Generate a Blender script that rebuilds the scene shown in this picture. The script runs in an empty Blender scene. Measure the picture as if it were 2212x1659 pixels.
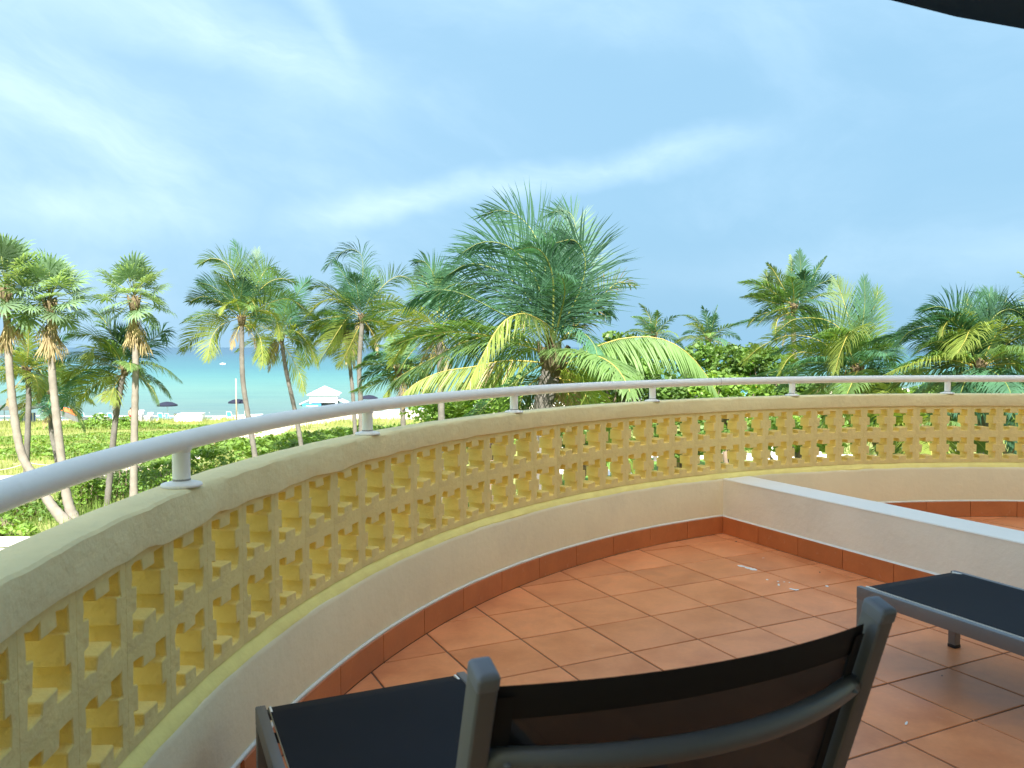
import bpy, bmesh, math, random
import numpy as np
from mathutils import Vector, Matrix
random.seed(7); rng = np.random.default_rng(7)
SC = bpy.context.scene
COL = SC.collection
PI = math.pi

# ------------------------------------------------------------------ camera
HC = 1.2146
PITCH = 0.04469
FPX = 3227.57 / 4032 * 2212
cam = bpy.data.objects.new('camera', bpy.data.cameras.new('camera')); COL.objects.link(cam)
cam.location = (0, 0, HC); cam.rotation_euler = (PI / 2 - PITCH, 0, 0)
cam.data.sensor_width = 36; cam.data.lens = 3227.57 / 4032 * 36
cam.data.clip_start = 0.02; cam.data.clip_end = 60000
cam.data.dof.use_dof = True; cam.data.dof.focus_distance = 9.0; cam.data.dof.aperture_fstop = 13
SC.camera = cam

# ------------------------------------------------------------------ light
SUN_EL = math.radians(43); SUN_DIR = Vector((0.05, -1.0, 0)).normalized()
sun = bpy.data.objects.new('sun', bpy.data.lights.new('sun', 'SUN')); COL.objects.link(sun)
sun.data.energy = 3.5; sun.data.angle = math.radians(0.53); sun.data.color = (1, 0.95, 0.86)
ts = Vector((SUN_DIR.x * math.cos(SUN_EL), SUN_DIR.y * math.cos(SUN_EL), math.sin(SUN_EL)))
sun.rotation_euler = ts.to_track_quat('Z', 'Y').to_euler()
sun.location = (-20, -60, 80)
SC.view_settings.view_transform = 'Standard'; SC.view_settings.look = 'None'
SC.view_settings.exposure = 2.05; SC.view_settings.gamma = 1.0
SC.view_settings.use_curve_mapping = False
SC.cycles.max_bounces = 8; SC.cycles.transparent_max_bounces = 12
SC.cycles.diffuse_bounces = 5; SC.cycles.sample_clamp_indirect = 6
try:
    SC.cycles.use_denoising = True
except Exception:
    pass

class NT:
    """small helper round a node tree"""
    def __init__(s, nt): s.t = nt; s.n = nt.nodes; s.l = nt.links
    def new(s, typ, **kw):
        x = s.n.new(typ)
        for k, v in kw.items(): setattr(x, k, v)
        return x
    def link(s, a, b): s.l.new(a, b)
    def val(s, sock, v):
        if isinstance(v, (int, float, tuple, list)): sock.default_value = v
        else: s.l.new(v, sock)
    def math(s, op, a, b=0.0, c=None, clamp=False):
        x = s.new('ShaderNodeMath', operation=op); x.use_clamp = clamp
        s.val(x.inputs[0], a); s.val(x.inputs[1], b)
        if c is not None: s.val(x.inputs[2], c)
        return x.outputs[0]
    def noise(s, vec, scale, detail=4, rough=0.55, dist=0.0, dim='3D'):
        x = s.new('ShaderNodeTexNoise', noise_dimensions=dim)
        if vec is not None: s.link(vec, x.inputs['Vector'])
        x.inputs['Scale'].default_value = scale; x.inputs['Detail'].default_value = detail
        x.inputs['Roughness'].default_value = rough; x.inputs['Distortion'].default_value = dist
        return x
    def ramp(s, fac, stops, interp='LINEAR'):
        x = s.new('ShaderNodeValToRGB'); x.color_ramp.interpolation = interp
        e = x.color_ramp.elements
        while len(e) < len(stops): e.new(0.5)
        for i, (p, c) in enumerate(stops):
            e[i].position = p; e[i].color = (*c, 1) if len(c) == 3 else c
        s.link(fac, x.inputs[0]); return x.outputs[0]
    def mix(s, fac, a, b, blend='MIX'):
        x = s.new('ShaderNodeMix', data_type='RGBA', blend_type=blend)
        s.val(x.inputs[0], fac)
        for sock, v in ((x.inputs[6], a), (x.inputs[7], b)):
            if isinstance(v, (tuple, list)): sock.default_value = (*v, 1) if len(v) == 3 else v
            else: s.link(v, sock)
        return x.outputs[2]
    def smooth(s, v, lo, hi):
        x = s.new('ShaderNodeMapRange', interpolation_type='SMOOTHSTEP'); x.clamp = True
        s.val(x.inputs[0], v); x.inputs[1].default_value = lo; x.inputs[2].default_value = hi
        x.inputs[3].default_value = 0; x.inputs[4].default_value = 1
        return x.outputs[0]

# ------------------------------------------------------------------ world: sky and cirrus
W = bpy.data.worlds.new('World'); SC.world = W; W.use_nodes = True
w = NT(W.node_tree); w.n.clear()
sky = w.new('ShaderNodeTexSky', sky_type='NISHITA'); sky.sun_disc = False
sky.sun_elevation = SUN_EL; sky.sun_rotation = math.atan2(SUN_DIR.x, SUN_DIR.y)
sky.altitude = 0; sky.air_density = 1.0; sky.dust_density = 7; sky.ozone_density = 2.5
tc = w.new('ShaderNodeTexCoord'); sep = w.new('ShaderNodeSeparateXYZ'); w.link(tc.outputs['Generated'], sep.inputs[0])
AZ = w.math('ARCTAN2', sep.outputs[0], sep.outputs[1])
EL = w.math('ARCSINE', sep.outputs[2])
def comb(x, y, z=0.0):
    c = w.new('ShaderNodeCombineXYZ'); w.val(c.inputs[0], x); w.val(c.inputs[1], y); w.val(c.inputs[2], z); return c.outputs[0]
warp = w.noise(comb(AZ, EL), 5.0, 4, 0.6)
wv = w.math('SUBTRACT', warp.outputs[0], 0.5)
EW = w.math('MULTIPLY_ADD', wv, 0.075, EL)
def band(a0, e0, a1, e1, bow, width, soft=1.0):
    """a streak of cirrus from (azimuth, elevation) to (azimuth, elevation)"""
    t = w.math('DIVIDE', w.math('SUBTRACT', AZ, a0), a1 - a0)
    line = w.math('MULTIPLY_ADD', t, e1 - e0, e0)
    para = w.math('MULTIPLY', w.math('MULTIPLY', t, w.math('SUBTRACT', 1.0, t)), bow * 4)
    d = w.math('ABSOLUTE', w.math('SUBTRACT', EW, w.math('ADD', line, para)))
    across = w.math('SUBTRACT', 1.0, w.smooth(d, 0.0, width))
    ends = w.math('MULTIPLY', w.smooth(t, 0.0, 0.3), w.math('SUBTRACT', 1.0, w.smooth(t, 0.72, 1.0)))
    return w.math('MULTIPLY', across, ends)
def wisps(scale, sx, sy, lo, hi, off=0.0, rot=0.0):
    ca, sa = math.cos(rot), math.sin(rot)
    x = w.math('ADD', w.math('MULTIPLY', AZ, ca * sx), w.math('MULTIPLY', EW, sa * sx))
    y = w.math('ADD', w.math('MULTIPLY', AZ, -sa * sy), w.math('MULTIPLY', EW, ca * sy))
    n = w.noise(comb(w.math('ADD', x, off), y, off), scale, 7, 0.62, 0.6)
    return w.smooth(n.outputs[0], lo, hi)
fine = wisps(4.0, 1.0, 3.4, 0.25, 0.85, 3.1, -0.15)
broad = wisps(1.7, 1.0, 2.2, 0.42, 0.78, 8.3, -0.35)
leftness = w.math('SUBTRACT', 1.0, w.smooth(AZ, -0.62, 0.25))
streaks = None
for args, amt in (((-0.34, 0.145, 0.36, 0.248, 0.0, 0.030), 0.95),
                  ((-0.42, 0.50, -0.15, 0.26, 0.06, 0.045), 0.95),
                  ((-0.72, 0.36, -0.10, 0.26, 0.05, 0.055), 0.85),
                  ((-0.75, 0.34, -0.30, 0.16, -0.01, 0.05), 0.55),
                  ((-0.62, 0.13, -0.27, 0.165, 0.0, 0.045), 0.6),
                  ((-0.25, 0.42, 0.30, 0.33, 0.02, 0.06), 0.45),
                  ((0.05, 0.08, 1.2, 0.125, 0.0, 0.04), 0.35),
                  ((0.1, 0.34, 0.85, 0.42, 0.0, 0.06), 0.45)):
    b = w.math('MULTIPLY', band(*args), amt)
    streaks = b if streaks is None else w.math('MAXIMUM', streaks, b)
cloud = w.math('MULTIPLY', streaks, w.math('MULTIPLY_ADD', fine, 0.75, 0.25))
cloud = w.math('ADD', cloud, w.math('MULTIPLY', broad, w.math('MULTIPLY_ADD', leftness, 0.45, 0.25)))
cloud = w.math('ADD', cloud, w.math('MULTIPLY', leftness, 0.24))
cloud = w.math('MULTIPLY', cloud, 0.47, clamp=True)
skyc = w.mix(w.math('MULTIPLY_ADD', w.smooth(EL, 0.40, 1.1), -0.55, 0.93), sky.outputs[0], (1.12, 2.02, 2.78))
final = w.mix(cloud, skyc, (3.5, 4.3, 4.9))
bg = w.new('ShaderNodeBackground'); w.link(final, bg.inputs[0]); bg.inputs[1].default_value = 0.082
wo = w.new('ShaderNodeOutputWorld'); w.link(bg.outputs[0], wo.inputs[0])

# ------------------------------------------------------------------ helpers
FW = Vector((0, math.cos(PITCH), -math.sin(PITCH))); UP = Vector((0, math.sin(PITCH), math.cos(PITCH)))
def at(px, py, Y=None, z=None):
    """world point that lies at depth Y (or height z) on the sight line of a spot measured in the photograph"""
    d = FW + Vector((1, 0, 0)) * ((px - 1106) / FPX) - UP * ((py - 829.5) / FPX)
    t = Y / d.y if z is None else (z - HC) / d.z
    return d * t + Vector((0, 0, HC))

def tag(o, label=None, cat=None, group=None, kind=None):
    for k, v in (('label', label), ('category', cat), ('group', group), ('kind', kind)):
        if v: o[k] = v
    return o
def link(o, parent=None):
    COL.objects.link(o)
    if parent: o.parent = parent
    return o
def thing(name, label, cat, loc=(0, 0, 0), rz=0.0, group=None):
    o = bpy.data.objects.new(name, None); COL.objects.link(o); o.location = loc; o.rotation_euler = (0, 0, rz)
    o.empty_display_size = 0.2
    return tag(o, label, cat, group)
def obj(name, data, parent=None, mats=None):
    me = data
    if mats is not None:
        for m in (mats if isinstance(mats, (list, tuple)) else [mats]): me.materials.append(m)
    return link(bpy.data.objects.new(name, me), parent)
def copy_tree(o, parent=None):
    c = o.copy(); COL.objects.link(c)
    if parent: c.parent = parent
    for ch in o.children: copy_tree(ch, c)
    return c
class MB:
    """collects polygons with a material index each"""
    def __init__(s): s.v = []; s.f = []; s.m = []; s.sm = []
    def add(s, verts, faces, mi=0, smooth=False):
        b = len(s.v); s.v.extend([tuple(x) for x in verts])
        for f in faces: s.f.append(tuple(i + b for i in f)); s.m.append(mi); s.sm.append(smooth)
    def box(s, c, size, mi=0, R=None):
        x, y, z = size[0] / 2, size[1] / 2, size[2] / 2
        vs = [Vector((a * x, b * y, d * z)) for a in (-1, 1) for b in (-1, 1) for d in (-1, 1)]
        if R is not None: vs = [R @ q for q in vs]
        c = Vector(c)
        s.add([q + c for q in vs], [(0, 1, 3, 2), (4, 6, 7, 5), (0, 4, 5, 1), (2, 3, 7, 6), (0, 2, 6, 4), (1, 5, 7, 3)], mi)
    def tube(s, pts, rad, n=8, mi=0, caps=True, smooth=True, flat=None, upv=None):
        pts = [Vector(p) for p in pts]; N = len(pts)
        if not isinstance(rad, (list, tuple)): rad = [rad] * N
        b = len(s.v); ref = Vector(upv) if upv else None
        for i, p in enumerate(pts):
            t = (pts[min(i + 1, N - 1)] - pts[max(i - 1, 0)]).normalized()
            r0 = ref if ref is not None else Vector((0, 0, 1))
            if abs(t.dot(r0)) > 0.97: r0 = Vector((1, 0, 0)) if abs(t.x) < 0.9 else Vector((0, 1, 0))
            u = t.cross(r0).normalized(); v = u.cross(t).normalized()
            if ref is None: ref = v
            else: ref = v if upv is None else Vector(upv)
            for k in range(n):
                a = 2 * PI * (k + 0.5) / n
                ca, sa = math.cos(a), math.sin(a)
                if flat: ca, sa = ca * flat[0], sa * flat[1]
                s.v.append(tuple(p + (u * ca + v * sa) * rad[i]))
        for i in range(N - 1):
            for k in range(n):
                k2 = (k + 1) % n
                s.f.append((b + i * n + k, b + i * n + k2, b + (i + 1) * n + k2, b + (i + 1) * n + k)); s.m.append(mi); s.sm.append(smooth)
        if caps:
            s.f.append(tuple(b + k for k in range(n))[::-1]); s.m.append(mi); s.sm.append(False)
            s.f.append(tuple(b + (N - 1) * n + k for k in range(n))); s.m.append(mi); s.sm.append(False)
    def lathe(s, prof, n=20, c=(0, 0, 0), mi=0, smooth=True):
        b = len(s.v)
        for r, z in prof:
            for k in range(n):
                a = 2 * PI * k / n; s.v.append((c[0] + r * math.cos(a), c[1] + r * math.sin(a), c[2] + z))
        for i in range(len(prof) - 1):
            for k in range(n):
                k2 = (k + 1) % n
                s.f.append((b + i * n + k, b + i * n + k2, b + (i + 1) * n + k2, b + (i + 1) * n + k)); s.m.append(mi); s.sm.append(smooth)
    def mesh(s, name):
        me = bpy.data.meshes.new(name); me.from_pydata(s.v, [], s.f)
        me.polygons.foreach_set('material_index', s.m); me.polygons.foreach_set('use_smooth', s.sm)
        me.update(); return me
    def build(s, name, mats, parent=None, bevel=0.0, seg=2):
        me = s.mesh(name)
        if bevel:
            bm = bmesh.new(); bm.from_mesh(me)
            ed = [e for e in bm.edges if len(e.link_faces) == 2 and e.calc_face_angle(0) > 0.5]
            bmesh.ops.bevel(bm, geom=ed, offset=bevel, segments=seg, affect='EDGES', profile=0.6, clamp_overlap=True)
            for f in bm.faces: f.smooth = True
            bm.to_mesh(me); bm.free()
            try: me.set_sharp_from_angle(angle=math.radians(35))
            except Exception: pass
        return obj(name, me, parent, mats)
def catmull(P, n):
    P = [np.array(p, float) for p in P]; P = [2 * P[0] - P[1]] + P + [2 * P[-1] - P[-2]]
    out = []; m = len(P) - 3
    for i in range(n):
        u = i / (n - 1) * m; k = min(int(u), m - 1); t = u - k
        a, b, c, d = P[k:k + 4]
        out.append(0.5 * (2 * b + (c - a) * t + (2 * a - 5 * b + 4 * c - d) * t * t + (3 * b - a - 3 * c + d) * t ** 3))
    return np.array(out)

# ------------------------------------------------------------------ materials
def mat(name, col, rough=0.7, var=0.0, scale=8.0, bump=0.0, bscale=40.0, metal=0.0, spec=0.5, objvar=0.0, stain=None, sscale=1.5, detail=5):
    m = bpy.data.materials.new(name); m.use_nodes = True; t = NT(m.node_tree); p = t.n['Principled BSDF']
    p.inputs['Roughness'].default_value = rough; p.inputs['Metallic'].default_value = metal
    p.inputs['Specular IOR Level'].default_value = spec
    tc = t.new('ShaderNodeTexCoord'); vec = tc.outputs['Object']
    c = None
    if var:
        n = t.noise(vec, scale, detail, 0.6)
        lo = tuple(max(0, x * (1 - var)) for x in col); hi = tuple(min(1, x * (1 + var)) for x in col)
        c = t.ramp(n.outputs[0], [(0.28, lo), (0.72, hi)])
    if stain:
        n = t.noise(vec, sscale, 6, 0.65, 0.4); f = t.smooth(n.outputs[0], 0.5, 0.75)
        c = t.mix(t.math('MULTIPLY', f, stain[1]), c if c is not None else col, stain[0])
    if objvar:
        oi = t.new('ShaderNodeObjectInfo')
        r = t.math('MULTIPLY_ADD', oi.outputs['Random'], 2 * objvar, 1 - objvar)
        cc = t.new('ShaderNodeCombineColor'); [t.link(r, cc.inputs[i]) for i in range(3)]
        c = t.mix(1.0, c if c is not None else col, cc.outputs[0], 'MULTIPLY')
    if c is not None: t.link(c, p.inputs['Base Color'])
    else: p.inputs['Base Color'].default_value = (*col, 1)
    if bump:
        n = t.noise(vec, bscale, 6, 0.6); b = t.new('ShaderNodeBump'); b.inputs['Strength'].default_value = bump
        b.inputs['Distance'].default_value = 0.01; t.link(n.outputs[0], b.inputs['Height']); t.link(b.outputs[0], p.inputs['Normal'])
    return m
def leafmat(name, col, trans=0.35, rough=0.4, var=0.35, scale=0.8, objvar=0.25, tcol=None, spec=0.4):
    m = bpy.data.materials.new(name); m.use_nodes = True; t = NT(m.node_tree); p = t.n['Principled BSDF']; out = t.n['Material Output']
    p.inputs['Roughness'].default_value = rough; p.inputs['Specular IOR Level'].default_value = spec
    tc = t.new('ShaderNodeTexCoord'); n = t.noise(tc.outputs['Object'], scale, 3, 0.6)
    lo = tuple(x * (1 - var) for x in col); hi = (min(1, col[0] * (1 + var * 0.8)), col[1] * (1 + var), col[2] * (1 + var * 0.4))
    c = t.ramp(n.outputs[0], [(0.3, lo), (0.7, hi)])
    oi = t.new('ShaderNodeObjectInfo'); r = t.math('MULTIPLY_ADD', oi.outputs['Random'], 2 * objvar, 1 - objvar)
    cc = t.new('ShaderNodeCombineColor'); [t.link(r, cc.inputs[i]) for i in range(3)]
    c = t.mix(1.0, c, cc.outputs[0], 'MULTIPLY'); t.link(c, p.inputs['Base Color'])
    tr = t.new('ShaderNodeBsdfTranslucent'); tcol = tcol or (1.5, 1.35, 0.5)
    t.link(t.mix(1.0, c, tcol, 'MULTIPLY'), tr.inputs[0])
    mx = t.new('ShaderNodeMixShader'); mx.inputs[0].default_value = trans
    t.link(p.outputs[0], mx.inputs[1]); t.link(tr.outputs[0], mx.inputs[2]); t.link(mx.outputs[0], out.inputs[0])
    return m
M = {}
M['curb'] = mat('cream_plaster', (0.89, 0.79, 0.56), 0.85, 0.05, 3, 0.3, 32, stain=((0.66, 0.58, 0.45), 0.35), spec=0.2)
M['divider'] = mat('pale_cream_plaster', (0.90, 0.86, 0.74), 0.85, 0.05, 3, 0.3, 32, stain=((0.70, 0.64, 0.52), 0.3), spec=0.2)
M['coping'] = mat('cream_coping', (0.91, 0.80, 0.47), 0.85, 0.06, 5, 0.6, 30, stain=((0.68, 0.57, 0.36), 0.30), sscale=2.5, spec=0.2)
M['block'] = mat('yellow_reveal_bounce', (0.90, 0.70, 0.235), 0.85, 0.07, 7, 0.6, 45, stain=((0.62, 0.46, 0.20), 0.45), sscale=5, objvar=0.04, spec=0.2)  # hole reveals: yellow paint deepened by golden bounce light put into the colour
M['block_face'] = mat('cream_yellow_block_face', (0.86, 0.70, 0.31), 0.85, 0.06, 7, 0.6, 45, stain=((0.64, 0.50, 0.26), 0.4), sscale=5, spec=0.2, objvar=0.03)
M['ledge'] = mat('yellow_ledge_paint', (0.96, 0.82, 0.30), 0.8, 0.08, 12, 0.3, 50, spec=0.2)
M['white_paint'] = mat('white_wall_paint', (0.88, 0.86, 0.80), 0.7, 0.03, 4, 0.15, 50, spec=0.25)
M['rail'] = mat('white_rail_paint', (0.92, 0.91, 0.885), 0.42, 0.02, 6, 0.05, 60, stain=((0.70, 0.66, 0.60), 0.22), sscale=14, spec=0.4)
M['rail_dirt'] = mat('rail_joint_dirt', (0.30, 0.29, 0.28), 0.6)
M['grout'] = mat('grout', (0.17, 0.10, 0.07), 0.95, 0.2, 20)
M['caulk'] = mat('white_caulk', (0.82, 0.81, 0.76), 0.7, 0.05, 30)
M['alu'] = mat('grey_aluminium', (0.185, 0.19, 0.20), 0.45, 0.06, 6, 0.0, 40, metal=0.35)
M['alu_dark'] = mat('grey_plastic_cap', (0.20, 0.21, 0.235), 0.5)
M['black'] = mat('black_rubber', (0.015, 0.015, 0.016), 0.6)
M['white_plastic'] = mat('white_plastic', (0.82, 0.82, 0.80), 0.4)
M['navy'] = mat('navy_canvas', (0.045, 0.085, 0.15), 0.85, 0.15, 5)
M['umbrella'] = mat('umbrella_canvas', (0.010, 0.014, 0.035), 0.85)
M['teal_fabric'] = mat('teal_sling', (0.06, 0.30, 0.34), 0.8, 0.1, 5)
M['blue_fabric'] = mat('blue_sling', (0.12, 0.42, 0.66), 0.8, 0.1, 5)
M['blue_panel'] = mat('blue_panel', (0.04, 0.30, 0.55), 0.6)
M['yellow_panel'] = mat('yellow_panel', (0.75, 0.55, 0.06), 0.7)
M['wood'] = mat('weathered_post', (0.42, 0.34, 0.25), 0.9, 0.2, 6)
M['rope'] = mat('rope', (0.62, 0.55, 0.42), 0.9)
M['skin'] = mat('skin', (0.50, 0.28, 0.18), 0.6)
M['hair'] = mat('dark_hair', (0.02, 0.014, 0.01), 0.6)
M['cloth_white'] = mat('white_cloth', (0.78, 0.78, 0.78), 0.9)
M['cloth_red'] = mat('red_cloth', (0.55, 0.05, 0.05), 0.9)
M['orange'] = mat('orange_tarp', (0.75, 0.16, 0.04), 0.8)
M['grey_canvas'] = mat('grey_canvas', (0.10, 0.11, 0.10), 0.9, 0.1, 3)
M['stripe_blue'] = mat('blue_stripe_cloth', (0.08, 0.16, 0.45), 0.9)
M['roof_white'] = mat('white_hut_paint', (0.82, 0.82, 0.80), 0.6)
M['trunk'] = mat('palm_trunk', (0.145, 0.135, 0.118), 0.95, 0.3, 2.5, 0.6, 12)
M['trunk_pale'] = mat('pale_palm_trunk', (0.235, 0.21, 0.175), 0.95, 0.22, 2.5, 0.5, 10)
M['sheath'] = mat('palm_sheath', (0.13, 0.10, 0.055), 0.95, 0.4, 6, 0.5, 25)
M['dead'] = leafmat('dead_frond', (0.40, 0.31, 0.19), 0.25, 0.8, 0.3, 1.2, tcol=(1.2, 1, 0.7), spec=0.1)
M['frond'] = leafmat('green_frond', (0.15, 0.24, 0.09), 0.45, 0.48, 0.3, 0.7, tcol=(1.2, 1.3, 0.6), spec=0.35)
M['frond_dark'] = leafmat('deep_green_frond', (0.075, 0.175, 0.11), 0.36, 0.46, 0.3, 0.7, tcol=(1.1, 1.3, 0.7), spec=0.4)
M['frond_yel'] = leafmat('yellow_green_frond', (0.26, 0.32, 0.085), 0.5, 0.5, 0.25, 0.7, tcol=(1.25, 1.25, 0.5), objvar=0.15, spec=0.3)
M['rib'] = mat('frond_rib', (0.42, 0.36, 0.08), 0.55, 0.15, 3)
M['rib_green'] = mat('green_frond_rib', (0.20, 0.24, 0.06), 0.5, 0.15, 3)
M['fan'] = leafmat('fan_leaf', (0.19, 0.29, 0.19), 0.5, 0.5, 0.3, 0.9)
M['grape'] = leafmat('sea_grape_leaf', (0.20, 0.32, 0.075), 0.45, 0.5, 0.5, 0.9, objvar=0.12)
M['bush'] = leafmat('tree_leaf', (0.135, 0.23, 0.065), 0.45, 0.45, 0.5, 0.7, objvar=0.15)
M['grass'] = leafmat('dune_grass', (0.31, 0.34, 0.12), 0.35, 0.6, 0.4, 0.15, objvar=0.0, tcol=(1.3, 1.2, 0.6), spec=0.2)
M['grass_low'] = leafmat('green_grass', (0.15, 0.22, 0.06), 0.35, 0.6, 0.4, 0.3, objvar=0.0, spec=0.2)
M['bark'] = mat('bark', (0.20, 0.15, 0.11), 0.95, 0.25, 3)
M['facade'] = mat('facade_paint', (0.84, 0.77, 0.60), 0.85, 0.04, 2, 0.2, 30, spec=0.2)
M['glass'] = mat('door_glass', (0.05, 0.07, 0.08), 0.05)
M['fence_white'] = mat('white_masonry', (0.80, 0.79, 0.76), 0.8, 0.04, 2)

def tile_mat(name, base, warm, objvar):
    m = bpy.data.materials.new(name); m.use_nodes = True; t = NT(m.node_tree); p = t.n['Principled BSDF']
    tc = t.new('ShaderNodeTexCoord'); oi = t.new('ShaderNodeObjectInfo')
    off = t.new('ShaderNodeVectorMath', operation='ADD'); t.link(tc.outputs['Object'], off.inputs[0])
    sc = t.new('ShaderNodeVectorMath', operation='SCALE'); t.link(oi.outputs['Location'], sc.inputs[0]); sc.inputs['Scale'].default_value = 1.37
    t.link(sc.outputs[0], off.inputs[1])
    n1 = t.noise(off.outputs[0], 4.5, 5, 0.6, 0.3); n2 = t.noise(off.outputs[0], 60, 3, 0.6)
    c = t.ramp(n1.outputs[0], [(0.25, base), (0.55, warm), (0.8, tuple(min(1, x * 1.15) for x in warm))])
    c = t.mix(t.math('MULTIPLY', n2.outputs[0], 0.22), c, tuple(x * 0.55 for x in base))
    ge = t.new('ShaderNodeNewGeometry'); n3 = t.noise(ge.outputs['Position'], 1.3, 6, 0.68, 0.5); n4 = t.noise(ge.outputs['Position'], 26, 5, 0.7)
    c = t.mix(t.math('MULTIPLY', t.smooth(n3.outputs[0], 0.50, 0.72), 0.34), c, (0.40, 0.15, 0.075))
    c = t.mix(t.math('MULTIPLY', t.smooth(n4.outputs[0], 0.60, 0.75), 0.22), c, (0.80, 0.55, 0.40))
    r = t.math('MULTIPLY_ADD', oi.outputs['Random'], 2 * objvar, 1 - objvar)
    cc = t.new('ShaderNodeCombineColor'); [t.link(r, cc.inputs[i]) for i in range(3)]
    c = t.mix(1.0, c, cc.outputs[0], 'MULTIPLY'); t.link(c, p.inputs['Base Color'])
    t.link(t.math('MULTIPLY_ADD', n1.outputs[0], 0.3, 0.22), p.inputs['Roughness'])
    b = t.new('ShaderNodeBump'); b.inputs['Strength'].default_value = 0.12; b.inputs['Distance'].default_value = 0.006
    t.link(n1.outputs[0], b.inputs['Height']); t.link(b.outputs[0], p.inputs['Normal'])
    p.inputs['Specular IOR Level'].default_value = 0.45
    return m
M['tile'] = tile_mat('terracotta_tile', (0.66, 0.22, 0.085), (0.85, 0.335, 0.145), 0.10)
M['skirt'] = tile_mat('terracotta_skirting', (0.48, 0.145, 0.05), (0.58, 0.19, 0.065), 0.08)

def sling_mat():
    m = bpy.data.materials.new('open_mesh_sling'); m.use_nodes = True; t = NT(m.node_tree); p = t.n['Principled BSDF']; out = t.n['Material Output']
    p.inputs['Base Color'].default_value = (0.012, 0.013, 0.016, 1); p.inputs['Roughness'].default_value = 0.7
    uv = t.new('ShaderNodeUVMap'); s = t.new('ShaderNodeSeparateXYZ'); t.link(uv.outputs[0], s.inputs[0])
    per = 2.6e-3
    a = t.math('ABSOLUTE', t.math('SUBTRACT', t.math('FRACT', t.math('DIVIDE', s.outputs[0], per)), 0.5))
    b = t.math('ABSOLUTE', t.math('SUBTRACT', t.math('FRACT', t.math('DIVIDE', s.outputs[1], per)), 0.5))
    hole = t.math('MULTIPLY', t.math('LESS_THAN', a, 0.09), t.math('LESS_THAN', b, 0.09))
    tr = t.new('ShaderNodeBsdfTransparent'); mx = t.new('ShaderNodeMixShader'); t.link(hole, mx.inputs[0])
    t.link(p.outputs[0], mx.inputs[1]); t.link(tr.outputs[0], mx.inputs[2]); t.link(mx.outputs[0], out.inputs[0])
    return m
M['sling'] = sling_mat()
M['sling_hem'] = mat('sling_hem', (0.012, 0.012, 0.014), 0.75)
M['sling_blue'] = mat('dark_blue_sling', (0.0055, 0.0075, 0.013), 0.8, 0.2, 3, 0.3, 600, spec=0.3)

# ------------------------------------------------------------------ the curved balcony
CX, CY, R0 = 3.385, 1.706, 4.125
ZS, ZC, ZT = 0.111, 0.357, 0.882
TH = 0.45646; UU = Vector((math.cos(TH), math.sin(TH), 0)); QQ = Vector((math.sin(TH), -math.cos(TH), 0)); NN = -QQ
T0 = Vector((-0.404875, 3.520425, 0)); TS = 0.33
FAC = -1.75                                   # facade distance behind the camera, measured along NN
DV0, DV1 = 3.586, 3.815                       # divider wall between these distances along UU
A_ST, A_EN = math.radians(231), math.radians(38)
def cyl(a, r, z): return Vector((CX + r * math.cos(a), CY + r * math.sin(a), z))
def sweep(mb, prof, a0, a1, n, mi=0, wob=None, smooth=True, close=True, caps=True):
    b = len(mb.v); k = len(prof)
    for i in range(n + 1):
        a = a0 + (a1 - a0) * i / n
        for j, (dr, z) in enumerate(prof):
            if wob: ddr, dz = wob(a, j, i); dr, z = dr + ddr, z + dz
            mb.v.append(tuple(cyl(a, R0 + dr, z)))
    for i in range(n):
        for j in range(k if close else k - 1):
            j2 = (j + 1) % k
            mb.f.append((b + i * k + j, b + (i + 1) * k + j, b + (i + 1) * k + j2, b + i * k + j2)); mb.m.append(mi); mb.sm.append(smooth)
    if caps and close:
        mb.f.append(tuple(b + j for j in range(k))); mb.m.append(mi); mb.sm.append(False)
        mb.f.append(tuple(b + n * k + j for j in range(k))[::-1]); mb.m.append(mi); mb.sm.append(False)
def sharp(o, deg=35):
    try: o.data.set_sharp_from_angle(angle=math.radians(deg))
    except Exception: pass
    return o

# floor slab (grout bed) with every tile a piece of its own
def clip(poly, nx, ny, d):                    # keep nx*x+ny*y <= d
    out = []
    for i in range(len(poly)):
        a, b = poly[i], poly[(i + 1) % len(poly)]
        da, db = nx * a[0] + ny * a[1] - d, nx * b[0] + ny * b[1] - d
        if da <= 0: out.append(a)
        if (da < 0) != (db < 0) and da != db:
            t = da / (da - db); out.append((a[0] + (b[0] - a[0]) * t, a[1] + (b[1] - a[1]) * t))
    return out
def clip_circle(poly, r):
    for k in range(200):
        a = 2 * PI * k / 200
        if poly and max(math.cos(a) * (p[0] - CX) + math.sin(a) * (p[1] - CY) for p in poly) > r:
            poly = clip(poly, math.cos(a), math.sin(a), r + math.cos(a) * CX + math.sin(a) * CY)
    return poly
pts = [(CX + 9 * math.cos(a), CY + 9 * math.sin(a)) for a in (i * 2 * PI / 8 for i in range(8))]
pts = clip_circle(pts, R0 + 0.10)
pts = clip(pts, -NN.x, -NN.y, -FAC + 0.02)
mb = MB(); k = len(pts)
mb.add([(x, y, -0.004) for x, y in pts] + [(x, y, -0.26) for x, y in pts],
       [tuple(range(k)), tuple(range(2 * k - 1, k - 1, -1))] + [(i, i + k, (i + 1) % k + k, (i + 1) % k) for i in range(k)])
floor = tag(mb.build('balcony_floor', M['grout']), kind='structure')

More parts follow.
